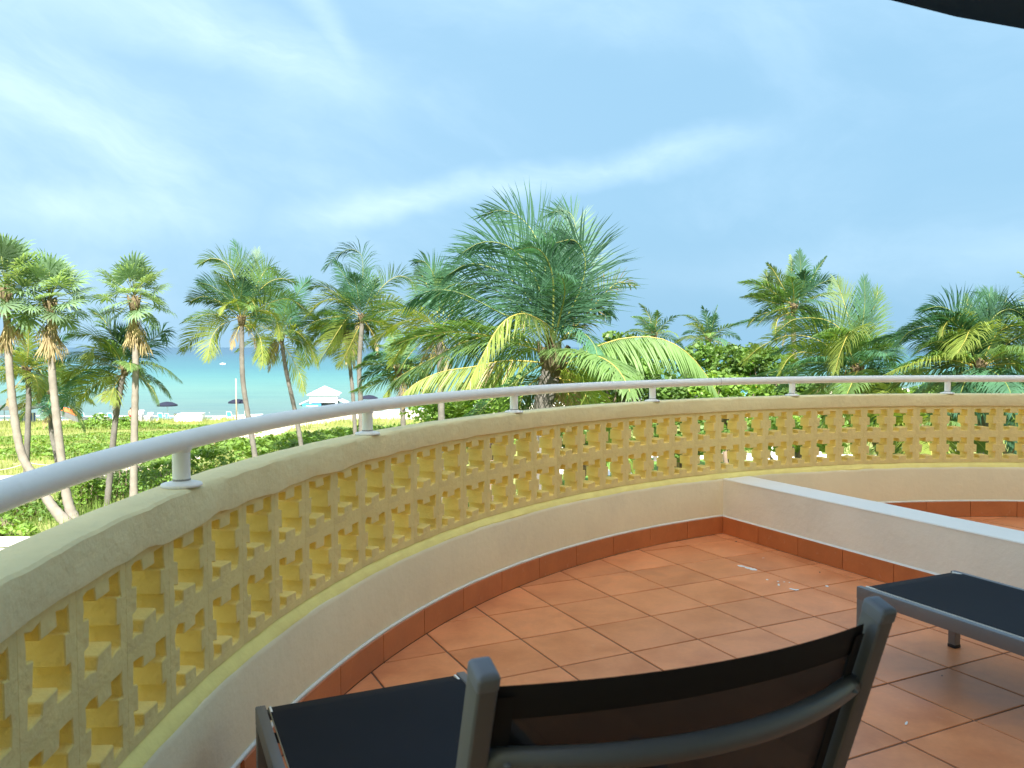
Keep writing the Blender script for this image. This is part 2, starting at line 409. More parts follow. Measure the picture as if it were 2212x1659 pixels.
def tile_mesh(poly, ox, oy, nm, h=0.010):
    bm = bmesh.new()
    lo = [bm.verts.new((x - ox, y - oy, -h)) for x, y in poly]; hi = [bm.verts.new((x - ox, y - oy, 0)) for x, y in poly]
    top = bm.faces.new(hi)
    n = len(poly)
    for i in range(n): bm.faces.new((lo[i], lo[(i + 1) % n], hi[(i + 1) % n], hi[i]))
    bm.normal_update()
    if n <= 6:
        bmesh.ops.bevel(bm, geom=[e for e in top.edges], offset=0.0022, segments=2, affect='EDGES', profile=0.5, clamp_overlap=True)
    me = bpy.data.meshes.new(nm); bm.to_mesh(me); bm.free(); me.materials.append(M['tile']); return me
full = None
G = 0.0040
for p in range(-8, 24):
    for q in range(-4, 18):
        cxy = T0 + UU * (TS * (p + 0.5)) + QQ * (TS * (q + 0.5))
        e = TS / 2 - G
        quad = [((cxy + UU * (a * e) + QQ * (b * e)).x, (cxy + UU * (a * e) + QQ * (b * e)).y) for a, b in ((-1, 1), (1, 1), (1, -1), (-1, -1))]
        if cxy.x < -2 or cxy.x > 6.2 or cxy.y < -1.2: continue
        if cxy.y < 0.3 and abs(cxy.x) > 2.2: continue
        halves = [(clip(quad, UU.x, UU.y, DV0 - 0.010)), (clip(quad, -UU.x, -UU.y, -DV1 - 0.010))]
        for hq in halves:
            if not hq: continue
            hq = clip(hq, -NN.x, -NN.y, -FAC); hq = clip_circle(hq, R0 - 0.001) if hq else hq
            hq = [v for i, v in enumerate(hq) if math.dist(v, hq[i - 1]) > 0.004] if hq else []
            if len(hq) < 3: continue
            ar = abs(sum(hq[i - 1][0] * hq[i][1] - hq[i][0] * hq[i - 1][1] for i in range(len(hq)))) / 2
            if ar < 0.0006: continue
            whole = abs(ar - 4 * e * e) < 1e-5
            if whole:
                if full is None:
                    full = tile_mesh(quad, cxy.x, cxy.y, 'tile')
                me = full
            else: me = tile_mesh(hq, cxy.x, cxy.y, 'tile')
            o = obj('tile', me, floor); o.location = (cxy.x, cxy.y, random.uniform(-0.0007, 0.0007))

# white splashes and specks on the tiles
def splash(pxs, nm='paint_splash', m='white_paint', z=0.0016):
    vs = [at(x, y, z=z) for x, y in pxs]
    mb = MB(); c = sum(vs, Vector()) / len(vs)
    up = Vector((0, 0, 0.0008))
    mb.add([c + up] + vs, [(0, i + 1, (i + 1) % len(vs) + 1) for i in range(len(vs))])
    mb.build(nm, M[m], floor)
def blob(cx, cy, rx, ry, rot=0.0, m='white_paint', nm='paint_splash'):
    out = []
    n = 11
    for i in range(n):
        a = 2 * PI * i / n; k = random.uniform(0.55, 1.1)
        x, y = rx * k * math.cos(a), ry * k * math.sin(a)
        out.append((cx + x * math.cos(rot) - y * math.sin(rot), cy + x * math.sin(rot) + y * math.cos(rot)))
    splash(out[::-1], nm, m)
for a in ((1602, 1223, 11, 2.6, 0.15), (1617, 1227, 13, 2.4, 0.2), (1628, 1230, 9, 2.6, 0.1), (1657, 1252, 4, 1.3, 0.3), (1681, 1256, 3, 1.2, 0), (1682, 1263, 3, 3.4, 0.6),
          (1694, 1257, 3, 1, 0), (1705, 1258, 2, 1, 0), (1713, 1273, 9, 1.6, 0.25), (1722, 1274, 5, 1.4, 0.1), (1787, 1266, 5, 1.8, 0.25), (1958, 1562, 3.6, 4.5, 0.4), (1649, 1205, 3, 0.8, 0)):
    blob(*a)
for a in ((1590, 1170, 2.2, 1.2), (1771, 1236, 1.8, 1.4), (2035, 1459, 1.6, 1.5)):
    blob(*a, m='black', nm='dark_speck')

# parapet: curb, ledge, two courses of pierced blocks, coping, tiled skirting
par = thing('balcony_parapet', 'curved yellow parapet of pierced breeze blocks between white curb and cream coping', 'wall', cyl(PI * 0.75, R0, 0))
PAR0 = par.location.copy()
def to_par(o):
    o.parent = par; o.matrix_parent_inverse = Matrix.Translation(-PAR0); return o
NSEG = 230
def smooth_noise(seed, amp, step):
    r = np.random.default_rng(seed); v = r.normal(size=900) * amp
    def f(x):
        u = x / step + 200; i = int(math.floor(u)); t = u - i; t = t * t * (3 - 2 * t); return v[i % 900] * (1 - t) + v[(i + 1) % 900] * t
    return f
n1, n2, n3, n4 = smooth_noise(1, 0.0016, 0.05), smooth_noise(2, 0.004, 0.09), smooth_noise(3, 0.0045, 0.16), smooth_noise(4, 0.002, 0.03)
mb = MB()
sweep(mb, [(0.012, -0.003), (0.012, 0.20), (0.012, 0.340), (0.0145, ZC - 0.003), (0.0185, ZC + 0.001), (0.060, ZC + 0.02), (0.128, ZC + 0.02), (0.128, -0.35)], A_ST, A_EN, NSEG,
      wob=lambda a, j, i: ((n1(a * R0) if j in (1, 2, 3, 4) else 0), (n2(a * R0) * 0.35 if j in (2, 3, 4) else 0)))
to_par(sharp(mb.build('curb', M['curb'])))
mb = MB()
sweep(mb, [(0.0165, ZC - 0.001), (0.0175, ZC + 0.004), (0.039, ZC + 0.031), (0.045, ZC + 0.033), (0.122, ZC + 0.033), (0.122, ZC + 0.019), (0.04, ZC + 0.005)], A_ST, A_EN, NSEG,
      wob=lambda a, j, i: ((n1(a * R0 + 9) * 0.8 if j in (1, 2) else 0), (n2(a * R0) * 0.35 if j in (0, 1) else 0)))
to_par(sharp(mb.build('ledge', M['ledge'])))
ZB = ZC + 0.0335; PB = 0.2036
ZCO = ZB + 2 * PB
def lump(a):                                  # the plaster is thicker over the stretch where the curve is nearest to the sea
    s = (PI - a) * R0
    return 0.5 + 0.5 * math.exp(-((s - 0.6) / 1.1) ** 2)
mb = MB()
cop = [(0.042, ZCO - 0.004), (0.029, ZCO + 0.001), (0.025, ZCO + 0.022), (0.021, ZT - 0.016), (0.0225, ZT - 0.007), (0.028, ZT - 0.0012), (0.037, ZT), (0.114, ZT), (0.124, ZT - 0.004), (0.130, ZT - 0.016), (0.132, ZCO - 0.004)]
def wobc(a, j, i):
    s = a * R0; L = (lump(a) - 0.5) * 2 + 0.15
    if j == 0: return (n3(s) * 0.1, n2(s) * 0.8 * L)
    if j in (1, 2): return (n3(s + 3) * 0.45 * L - 0.005 * L, n2(s) * 1.2 * L - 0.010 * L)
    if j == 3: return (n3(s + 20) * 0.25 * L, n2(s + 5) * 0.4)
    if j in (4, 5): return (n4(s) * 0.7, n1(s + 7) * 0.7)
    return (n1(s + 30) * 0.4, n1(s + 40) * 0.3)
sweep(mb, cop, A_ST, A_EN, 420, wob=wobc)
to_par(sharp(mb.build('coping', M['coping']), 30))

BX = [-0.1016, -0.0750, -0.0570, -0.0300, 0.0300, 0.0570, 0.0750, 0.1016]
BZ = [-0.1018, -0.0755, -0.0500, -0.0270, 0.0270, 0.0500, 0.0755, 0.1018]
def block_open(i, j):
    x = (BX[i] + BX[i + 1]) / 2; z = (BZ[j] + BZ[j + 1]) / 2
    if abs(x) > 0.0750 or abs(z) > 0.0755: return False
    if abs(x) < 0.0300 and abs(z) > 0.0500: return False
    if abs(z) < 0.0270 and abs(x) > 0.0570: return False
    return True
def block_mesh(seed):
    r = random.Random(seed); bm = bmesh.new(); V = {}
    jit = {}
    for i in range(8):
        for j in range(8):
            k = 0.0 if i in (0, 7) or j in (0, 7) else 0.0022
            jit[i, j] = (r.gauss(0, k), r.gauss(0, k))
    D0, D1 = 0.036, 0.126
    def vert(i, j, s):
        if (i, j, s) not in V:
            dx, dz = jit[i, j]
            V[i, j, s] = bm.verts.new((BX[i] + dx, (D0 + (0 if i in (0, 7) or j in (0, 7) else r.gauss(0, 0.0007))) if s == 0 else D1, BZ[j] + dz))
        return V[i, j, s]
    for i in range(7):
        for j in range(7):
            if block_open(i, j): continue
            q = [(i, j), (i + 1, j), (i + 1, j + 1), (i, j + 1)]
            bm.faces.new([vert(a, b, 0) for a, b in q]); bm.faces.new([vert(a, b, 1) for a, b in q][::-1])
            for (di, dj, e0, e1) in ((-1, 0, (i, j + 1), (i, j)), (1, 0, (i + 1, j), (i + 1, j + 1)), (0, -1, (i, j), (i + 1, j)), (0, 1, (i + 1, j + 1), (i, j + 1))):
                ii, jj = i + di, j + dj
                if 0 <= ii < 7 and 0 <= jj < 7 and not block_open(ii, jj): continue
                bm.faces.new([vert(*e0, 0), vert(*e0, 1), vert(*e1, 1), vert(*e1, 0)])
    bmesh.ops.recalc_face_normals(bm, faces=bm.faces)
    ed = [e for e in bm.edges if len(e.link_faces) == 2 and e.calc_face_angle(0) > 1.0 and all(abs(v.co.x) < 0.1 and abs(v.co.z) < 0.1 for v in e.verts)]
    bmesh.ops.bevel(bm, geom=ed, offset=0.0022, segments=1, affect='EDGES', clamp_overlap=True)
    bm.normal_update()
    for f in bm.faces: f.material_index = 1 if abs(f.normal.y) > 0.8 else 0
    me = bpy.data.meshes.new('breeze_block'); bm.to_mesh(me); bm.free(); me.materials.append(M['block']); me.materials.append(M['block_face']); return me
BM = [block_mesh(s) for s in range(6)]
RB = R0 + 0.03; S0 = 0.966 + 0.0765
for row in range(2):
    n = -16
    while True:
        a = PI - (S0 + n * PB) / RB
        n += 1
        if a > A_ST - 0.03: continue
        if a < A_EN + 0.03: break
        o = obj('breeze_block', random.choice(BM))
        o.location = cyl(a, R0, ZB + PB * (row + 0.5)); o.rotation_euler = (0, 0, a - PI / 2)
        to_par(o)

# skirting tiles along the curve and along the divider
SEAM0 = PI - math.atan2(3.41 - CY, -0.36 - CX); dA = 0.33 / R0
kk = -4
while True:
    a0 = PI - (SEAM0 + kk * dA) ; a1 = a0 - dA
    kk += 1
    if a0 > math.radians(205): continue
    if a1 < math.radians(52): break
    mb = MB(); g = 0.0018 / R0
    sweep(mb, [(0.0, 0.002), (0.0, ZS - 0.003), (0.003, ZS), (0.0118, ZS), (0.0118, 0.002)], a0 - g, a1 + g, 4)
    to_par(sharp(mb.build('skirting_tile', M['skirt'])))
mb = MB(); sweep(mb, [(0.0025, ZS + 0.0003), (0.006, ZS + 0.007), (0.0119, ZS + 0.010), (0.0119, ZS + 0.0003)], math.radians(205), math.radians(52), 200, wob=lambda a, j, i: (n1(a * R0) * 0.4, abs(n4(a * R0)) * (j == 1)))
to_par(mb.build('caulk_line', M['caulk']))

dv = thing('divider_wall', 'low straight cream wall with flat white top dividing two balconies', 'wall', (1.9, 4.6, 0))
DVL = dv.location.copy()
def to_dv(o): o.parent = dv; o.matrix_parent_inverse = Matrix.Translation(-DVL); return o
def uq(u, q, z): v = UU * u + QQ * q; return Vector((v.x, v.y, z))
# where the divider reaches the curb
def q_at_circle(u, r):
    p = UU * u; b = QQ.dot(p - Vector((CX, CY, 0))); c = (p - Vector((CX, CY, 0))).length_squared - r * r
    return -b - math.sqrt(b * b - c)
qn0, qn1 = q_at_circle(DV0, R0 + 0.013), q_at_circle(DV1, R0 + 0.013); QE = -FAC - 0.0
mb = MB(); ZD = 0.357
mb.add([uq(DV0, qn0, -0.003), uq(DV1, qn1, -0.003), uq(DV1, QE, -0.003), uq(DV0, QE, -0.003), uq(DV0, qn0, ZD - 0.006), uq(DV1, qn1, ZD - 0.006), uq(DV1, QE, ZD - 0.006), uq(DV0, QE, ZD - 0.006)],
       [(4, 5, 6, 7), (0, 4, 7, 3), (1, 2, 6, 5), (2, 3, 7, 6), (0, 1, 5, 4)])
to_dv(mb.build('masonry', M['divider']))
mb = MB(); o2 = 0.002
rows = []
N = 40
for i in range(N + 1):
    f = i / N; e1 = n1(i * 0.21) * 0.9; e2 = n1(i * 0.21 + 50) * 0.9
    rows.append([uq(DV0 - o2 + e1, qn0 + (QE - qn0) * f, ZD - 0.0055), uq(DV0 - o2 + e1 + 0.003, qn0 + (QE - qn0) * f, ZD), uq(DV1 + o2 + e2 - 0.003, qn1 + (QE - qn1) * f, ZD), uq(DV1 + o2 + e2, qn1 + (QE - qn1) * f, ZD - 0.0055)])
vs = [v for r in rows for v in r]; fs = [(i * 4 + j, i * 4 + j + 1, (i + 1) * 4 + j + 1, (i + 1) * 4 + j) for i in range(N) for j in range(3)]
mb.add(vs, fs); to_dv(mb.build('white_top', M['white_paint']))
for side in (0, 1):
    u0, u1, qs = (DV0 - 0.0115, DV0 - 0.0006, q_at_circle(DV0, R0) + 0.002) if side == 0 else (DV1 + 0.0006, DV1 + 0.0115, q_at_circle(DV1, R0) + 0.002)
    q = qs
    while q < QE - 0.1:
        mb = MB(); L = 0.325
        mb.add([uq(u, qq, z) for u in (u0, u1) for qq in (q + 0.002, q + L - 0.002) for z in (0.002, ZS)], [(0, 1, 3, 2), (4, 6, 7, 5), (0, 4, 5, 1), (2, 3, 7, 6), (1, 5, 7, 3)])
        to_dv(mb.build('skirting_tile', M['skirt'])); q += L
    mb = MB(); uf, ub = (u0 + 0.002, u1) if side == 0 else (u1 - 0.002, u0)
    mb.add([uq(uf, qs, ZS + 0.0004), uq(uf, QE, ZS + 0.0004), uq(ub, QE, ZS + 0.009), uq(ub, qs, ZS + 0.009)], [(0, 1, 2, 3)]); to_dv(mb.build('caulk_line', M['caulk']))

# handrail on the coping
hr = thing('handrail', 'white tubular handrail on short flanged posts along the parapet top', 'railing', cyl(PI * 0.75, R0 + 0.06, ZT)); HR0 = hr.location.copy()
def to_hr(o, p=None): o.parent = p or hr; o.matrix_parent_inverse = Matrix.Translation(-HR0) if p is None else Matrix.Identity(4); return o
ZR = 0.990; RR_ = R0 + 0.06
mb = MB(); mb.tube([cyl(A_ST + (A_EN - A_ST) * i / 140, RR_, ZR) for i in range(141)], 0.0245, 14, upv=(0, 0, 1)); to_hr(mb.build('rail', M['rail']))
for da in (176.6, 160.2, 143.75, 127.0, 110.4, 93.5, 76.8, 60.1, 193.3, 210):
    a = math.radians(da); c = cyl(a, RR_, ZT)
    mb = MB(); mb.lathe([(0.0205, 0.008), (0.0205, ZR - ZT - 0.012)], 16)
    p = mb.build('post', M['rail']); p.location = c; to_hr(p)
    mb = MB(); mb.lathe([(0.047, 0.0008), (0.048, 0.004), (0.046, 0.0075), (0.030, 0.011), (0.021, 0.014), (0.0205, 0.014)], 24)
    f = obj('flange', mb.mesh('flange'), p, M['rail'])
    mb = MB(); mb.lathe([(0.0208, 0.0142), (0.0212, 0.0165), (0.0206, 0.0185)], 16); obj('dirt_seam', mb.mesh('dirt_seam'), p, M['rail_dirt'])
    mb = MB(); mb.lathe([(0.0206, ZR - ZT - 0.026), (0.0235, ZR - ZT - 0.020), (0.025, ZR - ZT - 0.012)], 16); obj('weld_collar', mb.mesh('weld_collar'), p, M['rail'])
for da in (119.0,):
    a = math.radians(da); mb = MB(); mb.tube([cyl(a, RR_, ZR), cyl(a - 0.0006, RR_, ZR)], 0.0248, 14, upv=(0, 0, 1)); to_hr(mb.build('joint', M['rail_dirt']))

# the hotel behind the camera: it keeps the sun off the balcony
ho = thing('hotel_building', 'cream hotel facade with sliding glass doors at the back of the balcony', 'building', (NN * FAC)[:])
HO0 = ho.location.copy()
def fac(e, d, z): v = UU * e + NN * (FAC + d); return Vector((v.x, v.y, z))
def fbox(name, m, e0, e1, d0, d1, z0, z1, parent=None):
    mb = MB(); vs = [fac(e, d, z) for e in (e0, e1) for d in (d0, d1) for z in (z0, z1)]
    mb.add([v - HO0 for v in vs], [(0, 1, 3, 2), (4, 6, 7, 5), (0, 4, 5, 1), (2, 3, 7, 6), (0, 2, 6, 4), (1, 5, 7, 3)])
    return obj(name, mb.mesh(name), parent or ho, M[m])
fbox('wall', 'facade', -22, -1.3, -0.3, 0.0, -7.3, 7.9); fbox('wall', 'facade', 1.7, 22, -0.3, 0.0, -7.3, 7.9)
fbox('wall', 'facade', -1.3, 1.7, -0.3, 0.0, 2.15, 7.9); fbox('wall', 'facade', -1.3, 1.7, -0.3, 0.0, -7.3, -0.01)
for e in (-1.29, 0.21):
    dr = fbox('sliding_door', 'white_paint', e, e + 1.48, -0.16, -0.10, 0.0, 0.08)
    for (a, b, c, d) in ((e, e + 0.06, 0.08, 2.14), (e + 1.42, e + 1.48, 0.08, 2.14), (e + 0.06, e + 1.42, 2.06, 2.14)): fbox('door_frame', 'white_paint', a, b, -0.16, -0.10, c, d, dr)
    fbox('pane', 'glass', e + 0.06, e + 1.42, -0.14, -0.12, 0.08, 2.06, dr)

# ------------------------------------------------------------------ terrain, path, lawn, sea
def shore_shift(x): return min(80.0, max(0.0, (x + 40) * 0.66))   # the waterline runs away from the hotel towards the right
def gz(x, y):
    z = -7.2 + 0.18 * math.sin(x * 0.13 + 1.2) * math.sin(y * 0.11)
    d = max(0.0, min(1.0, (y - 84) / 14.0)); z += (-7.75 - z) * d * d * (3 - 2 * d)
    ys = y - shore_shift(x)
    if ys > 99: z = -7.75 - (ys - 99) * 0.07
    if y < 30: z = -7.2
    return z
xs = sorted(set([-400, -250, -160] + list(range(-110, 111, 4)) + [160, 250, 400])); ys = [-80, -40, 0, 20] + list(range(28, 200, 2)) + [230, 300]
mb = MB(); mb.add([(x, y, gz(x, y)) for y in ys for x in xs], [(j * len(xs) + i, j * len(xs) + i + 1, (j + 1) * len(xs) + i + 1, (j + 1) * len(xs) + i) for j in range(len(ys) - 1) for i in range(len(xs) - 1)], smooth=True)
def ground_mat():
    m = bpy.data.materials.new('sand_and_turf'); m.use_nodes = True; t = NT(m.node_tree); p = t.n['Principled BSDF']
    tc = t.new('ShaderNodeTexCoord'); s = t.new('ShaderNodeSeparateXYZ'); t.link(tc.outputs['Object'], s.inputs[0])
    n = t.noise(tc.outputs['Object'], 0.35, 6, 0.65); n2 = t.noise(tc.outputs['Object'], 2.2, 5, 0.6)
    sand = t.ramp(n2.outputs[0], [(0.3, (0.60, 0.52, 0.40)), (0.7, (0.68, 0.61, 0.49))])
    turf = t.ramp(n.outputs[0], [(0.3, (0.17, 0.22, 0.06)), (0.55, (0.29, 0.31, 0.11)), (0.75, (0.40, 0.37, 0.19))])
    yw = t.math('MULTIPLY_ADD', n.outputs[0], 8.0, s.outputs[1])
    veg = t.math('SUBTRACT', 1.0, t.smooth(yw, 104.5, 107.0))
    wet = t.smooth(s.outputs[2], -8.05, -8.20)
    c = t.mix(veg, sand, turf); c = t.mix(t.math('MULTIPLY', wet, 0.5), c, (0.30, 0.26, 0.20))
    t.link(c, p.inputs['Base Color']); p.inputs['Roughness'].default_value = 0.95; p.inputs['Specular IOR Level'].default_value = 0.1
    b = t.new('ShaderNodeBump'); b.inputs['Strength'].default_value = 0.6; b.inputs['Distance'].default_value = 0.12
    t.link(n2.outputs[0], b.inputs['Height']); t.link(b.outputs[0], p.inputs['Normal']); return m
M['ground'] = ground_mat(); M['sand'] = mat('path_sand', (0.66, 0.58, 0.46), 0.95, 0.12, 1.2, 0.5, 6, spec=0.1)
M['lawn'] = mat('mown_lawn', (0.13, 0.24, 0.05), 0.9, 0.25, 1.5, 0.5, 20, spec=0.1)
tag(mb.build('ground', M['ground']), kind='structure')
def G(px, py):
    p = at(px, py, z=-7.2); return Vector((p.x, p.y, gz(p.x, p.y)))
PATH = [(-52, 46.5)] + [tuple(G(*q)[:2]) for q in ((0, 1040), (120, 1032), (250, 1012), (345, 990), (420, 970), (480, 953), (560, 932), (650, 906), (760, 888))]
PATH = [tuple(p[:2]) for p in catmull([(a, b, 0) for a, b in PATH], 60)]
def path_dist(x, y): return min(math.hypot(x - a, y - b) for a, b in PATH)
def strip(name, pts, hw, m, dz):
    vs = []; n = len(pts)
    for i in range(n):
        a, b = pts[max(0, i - 1)], pts[min(n - 1, i + 1)]; t = Vector((b[0] - a[0], b[1] - a[1], 0)).normalized(); s = Vector((-t.y, t.x, 0))
        for k in range(-3, 4):
            e = hw * (k / 3) * (1 + 0.10 * math.sin(i * 1.7) + 0.06 * math.sin(i * 3.1 + 1)); q = Vector((pts[i][0], pts[i][1], 0)) + s * e
            vs.append((q.x, q.y, gz(q.x, q.y) + dz + 0.06 * (1 - (k / 3) ** 2)))
    mb = MB(); mb.add(vs, [(i * 7 + j, i * 7 + j + 1, (i + 1) * 7 + j + 1, (i + 1) * 7 + j) for i in range(n - 1) for j in range(6)], smooth=True)
    return tag(mb.build(name, m), kind='structure')
strip('sand_path', PATH, 2.6, M['sand'], 0.02)
mb = MB(); L0 = [(x, y) for y in range(40, 63, 2) for x in range(3, 62, 3)]; nx = len(range(3, 62, 3)); ny = len(range(40, 63, 2))
mb.add([(x, y, gz(x, y) + 0.03) for x, y in L0], [(j * nx + i, j * nx + i + 1, (j + 1) * nx + i + 1, (j + 1) * nx + i) for j in range(ny - 1) for i in range(nx - 1)], smooth=True)
tag(mb.build('lawn', M['lawn']), kind='structure')
strip('garden_path', [(3 + i * 2.0, 55.5 - i * 0.35) for i in range(30)], 1.1, M['fence_white'], 0.035)

def sea_mat():
    m = bpy.data.materials.new('sea_water'); m.use_nodes = True; t = NT(m.node_tree); p = t.n['Principled BSDF']
    tc = t.new('ShaderNodeTexCoord'); s = t.new('ShaderNodeSeparateXYZ'); t.link(tc.outputs['Object'], s.inputs[0])
    mp = t.new('ShaderNodeMapping'); mp.inputs['Scale'].default_value = (0.006, 0.03, 1); t.link(tc.outputs['Object'], mp.inputs[0])
    n = t.noise(mp.outputs[0], 1.0, 5, 0.6, 0.8)
    sh = t.math('MINIMUM', t.math('MAXIMUM', t.math('MULTIPLY', t.math('ADD', s.outputs[0], 40.0), 0.66), 0.0), 80.0)
    lg = t.math('LOGARITHM', t.math('MAXIMUM', t.math('SUBTRACT', s.outputs[1], t.math('MULTIPLY', sh, 0.8)), 50.0), 10.0)
    lg = t.math('ADD', lg, t.math('MULTIPLY', t.math('SUBTRACT', n.outputs[0], 0.5), 0.16))
    f = t.math('DIVIDE', t.math('SUBTRACT', lg, 2.02), 1.78)      # 115 m .. 6.3 km
    c = t.ramp(f, [(0.0, (0.13, 0.18, 0.16)), (0.05, (0.115, 0.20, 0.17)), (0.14, (0.115, 0.25, 0.20)), (0.23, (0.070, 0.215, 0.20)), (0.30, (0.045, 0.16, 0.18)), (0.42, (0.035, 0.125, 0.16)), (0.62, (0.03, 0.085, 0.14)), (1.0, (0.03, 0.075, 0.13))])
    mp3 = t.new('ShaderNodeMapping'); mp3.inputs['Scale'].default_value = (0.03, 0.22, 1); t.link(tc.outputs['Object'], mp3.inputs[0])
    n5 = t.noise(mp3.outputs[0], 1.0, 7, 0.7, 0.4); c = t.mix(t.math('MULTIPLY', t.smooth(n5.outputs[0], 0.46, 0.70), 0.5), c, (0.035, 0.12, 0.14))
    t.link(c, p.inputs['Base Color']); p.inputs['Roughness'].default_value = 0.30; p.inputs['Specular IOR Level'].default_value = 0.22
    mp2 = t.new('ShaderNodeMapping'); mp2.inputs['Scale'].default_value = (0.25, 0.8, 1); t.link(tc.outputs['Object'], mp2.inputs[0])
    n2 = t.noise(mp2.outputs[0], 1.0, 6, 0.65); n3 = t.noise(mp2.outputs[0], 0.12, 4, 0.6)
    b = t.new('ShaderNodeBump'); b.inputs['Strength'].default_value = 0.35; b.inputs['Distance'].default_value = 0.35
    t.link(t.math('ADD', n2.outputs[0], n3.outputs[0]), b.inputs['Height']); t.link(b.outputs[0], p.inputs['Normal']); return m
mb = MB(); mb.add([(-40000, 100, -8.2), (40000, 100, -8.2), (40000, 50000, -8.2), (-40000, 50000, -8.2)], [(0, 1, 2, 3)])
tag(mb.build('sea', sea_mat()), kind='structure')
# small breaking waves near the shore
for (y0, x0, x1, sd) in ((106.2, -75, -18, 1), (108.5, -40, 40, 2), (112, -80, -35, 3), (106.4, 5, 70, 4)):
    r = random.Random(sd); mb = MB(); n = 60; f = smooth_noise(sd + 60, 0.5, 4.0); hws = smooth_noise(sd + 70, 0.12, 3.0); vs = []
    for i in range(n + 1):
        x = x0 + (x1 - x0) * i / n; yy = y0 + shore_shift(x) + f(x); hwid = 0.16 + abs(hws(x)); vs += [(x, yy - hwid, -8.20), (x, yy, -8.13), (x, yy + hwid, -8.20)]
    mb.add(vs, [(i * 3 + j, i * 3 + 3 + j, i * 3 + 4 + j, i * 3 + 1 + j) for i in range(n) for j in range(2)], smooth=True)
    tag(mb.build('surf', M['white_plastic']), kind='stuff')

# ------------------------------------------------------------------ leaves by the thousand
def quad_mesh(name, P, m, smooth=False):
    """P: (n,4,3) corners"""
    n = len(P); me = bpy.data.meshes.new(name)
    me.vertices.add(n * 4); me.loops.add(n * 4); me.polygons.add(n)
    me.vertices.foreach_set('co', P.reshape(-1).astype(np.float32)); me.loops.foreach_set('vertex_index', np.arange(n * 4, dtype=np.int32))
    me.polygons.foreach_set('loop_start', np.arange(0, n * 4, 4, dtype=np.int32)); me.update(calc_edges=True); me.validate()
    me.materials.append(m); return me
def tri_mesh(name, P, m):
    n = len(P); me = bpy.data.meshes.new(name)
    me.vertices.add(n * 3); me.loops.add(n * 3); me.polygons.add(n)
    me.vertices.foreach_set('co', P.reshape(-1).astype(np.float32)); me.loops.foreach_set('vertex_index', np.arange(n * 3, dtype=np.int32))
    me.polygons.foreach_set('loop_start', np.arange(0, n * 3, 3, dtype=np.int32)); me.update(calc_edges=True)
    me.materials.append(m); return me
def unit(a): return a / np.maximum(np.linalg.norm(a, axis=-1, keepdims=True), 1e-9)
def leaf_quads(C, size, upness=0.7, aspect=0.8, svar=0.35):
    """one kite-shaped leaf at each point of C"""
    n = len(C); N = rng.normal(size=(n, 3)); N[:, 2] = np.abs(N[:, 2]) + upness; N = unit(N)
    A = unit(np.cross(N, rng.normal(size=(n, 3)))); B = np.cross(N, A)
    s = (size * (1 + svar * rng.uniform(-1, 1, n)))[:, None]
    return np.stack([C - A * s * 0.5, C + B * s * 0.42 * aspect - N * s * 0.08, C + A * s * 0.5, C - B * s * 0.42 * aspect - N * s * 0.08], 1)
def blades(XY, h, wd, lean=0.35):
    n = len(XY); Z = np.array([gz(x, y) for x, y in XY]); C = np.column_stack([XY, Z])
    a = rng.uniform(0, 2 * PI, n); hh = h * rng.uniform(0.5, 1.2, n); d = np.column_stack([np.cos(a), np.sin(a), 0 * a]); ww = wd
    b = rng.uniform(0, 2 * PI, n); ln = np.column_stack([np.cos(b), np.sin(b), 0 * b]) * (hh * lean * rng.uniform(0.2, 1.4, n))[:, None]
    up = np.column_stack([0 * a, 0 * a, hh]); return np.stack([C - d * ww, C + d * ww, C + up + ln], 1)
def clumped(n, ok, x0, x1, y0, y1, nclump, spread):
    cs = []
    while len(cs) < nclump:
        x, y = random.uniform(x0, x1), random.uniform(y0, y1)
        if ok(x, y): cs.append((x, y))
    cs = np.array(cs); i = rng.integers(0, nclump, n); P = cs[i] + rng.normal(size=(n, 2)) * spread
    return np.array([p for p in P if ok(p[0], p[1])])
off_path = lambda x, y: path_dist(x, y) > 2.3 and y < 102.5
XY = clumped(30000, off_path, -66, 4, 47, 102, 3000, 0.5)
tag(obj('dune_grass', tri_mesh('dune_grass', blades(XY, 0.55, 0.035), M['grass'])), kind='stuff')
XY = clumped(16000, lambda x, y: path_dist(x, y) > 2.6 and y < 52, -34, 2, 30, 50, 1500, 0.45)
tag(obj('rough_grass', tri_mesh('rough_grass', blades(XY, 0.55, 0.03), M['grass_low'])), kind='stuff')
XY = clumped(14000, lambda x, y: 3 < x and y < 95 and not (3 < x < 60 and 39 < y < 63), 3, 60, 30, 95, 1500, 0.6)
tag(obj('garden_grass', tri_mesh('garden_grass', blades(XY, 0.5, 0.035), M['grass_low'])), kind='stuff')

def mound(cx, cy, rx, ry, h, n, size, flat=0.55, rot=0.0):
    """leaf positions over a low uneven mound"""
    P = []; lumps = [(random.uniform(-0.9, 0.9), random.uniform(-0.9, 0.9), random.uniform(0.25, 0.5), random.uniform(0.5, 1.1)) for _ in range(max(6, int(rx * ry * 0.8)))]
    c, s = math.cos(rot), math.sin(rot)
    while len(P) < n:
        u, v = random.uniform(-1, 1), random.uniform(-1, 1); r = u * u + v * v
        if r > 1: continue
        hh = (1 - r) ** flat * (0.55 + 0.45 * max([k * max(0, 1 - ((u - a) ** 2 + (v - b) ** 2) / q ** 2) for a, b, q, k in lumps]))
        x, y = cx + u * rx * c - v * ry * s, cy + u * rx * s + v * ry * c
        P.append((x, y, gz(x, y) + h * hh * random.uniform(0.55, 1.06) ** 0.5 + 0.03))
    return leaf_quads(np.array(P), size)
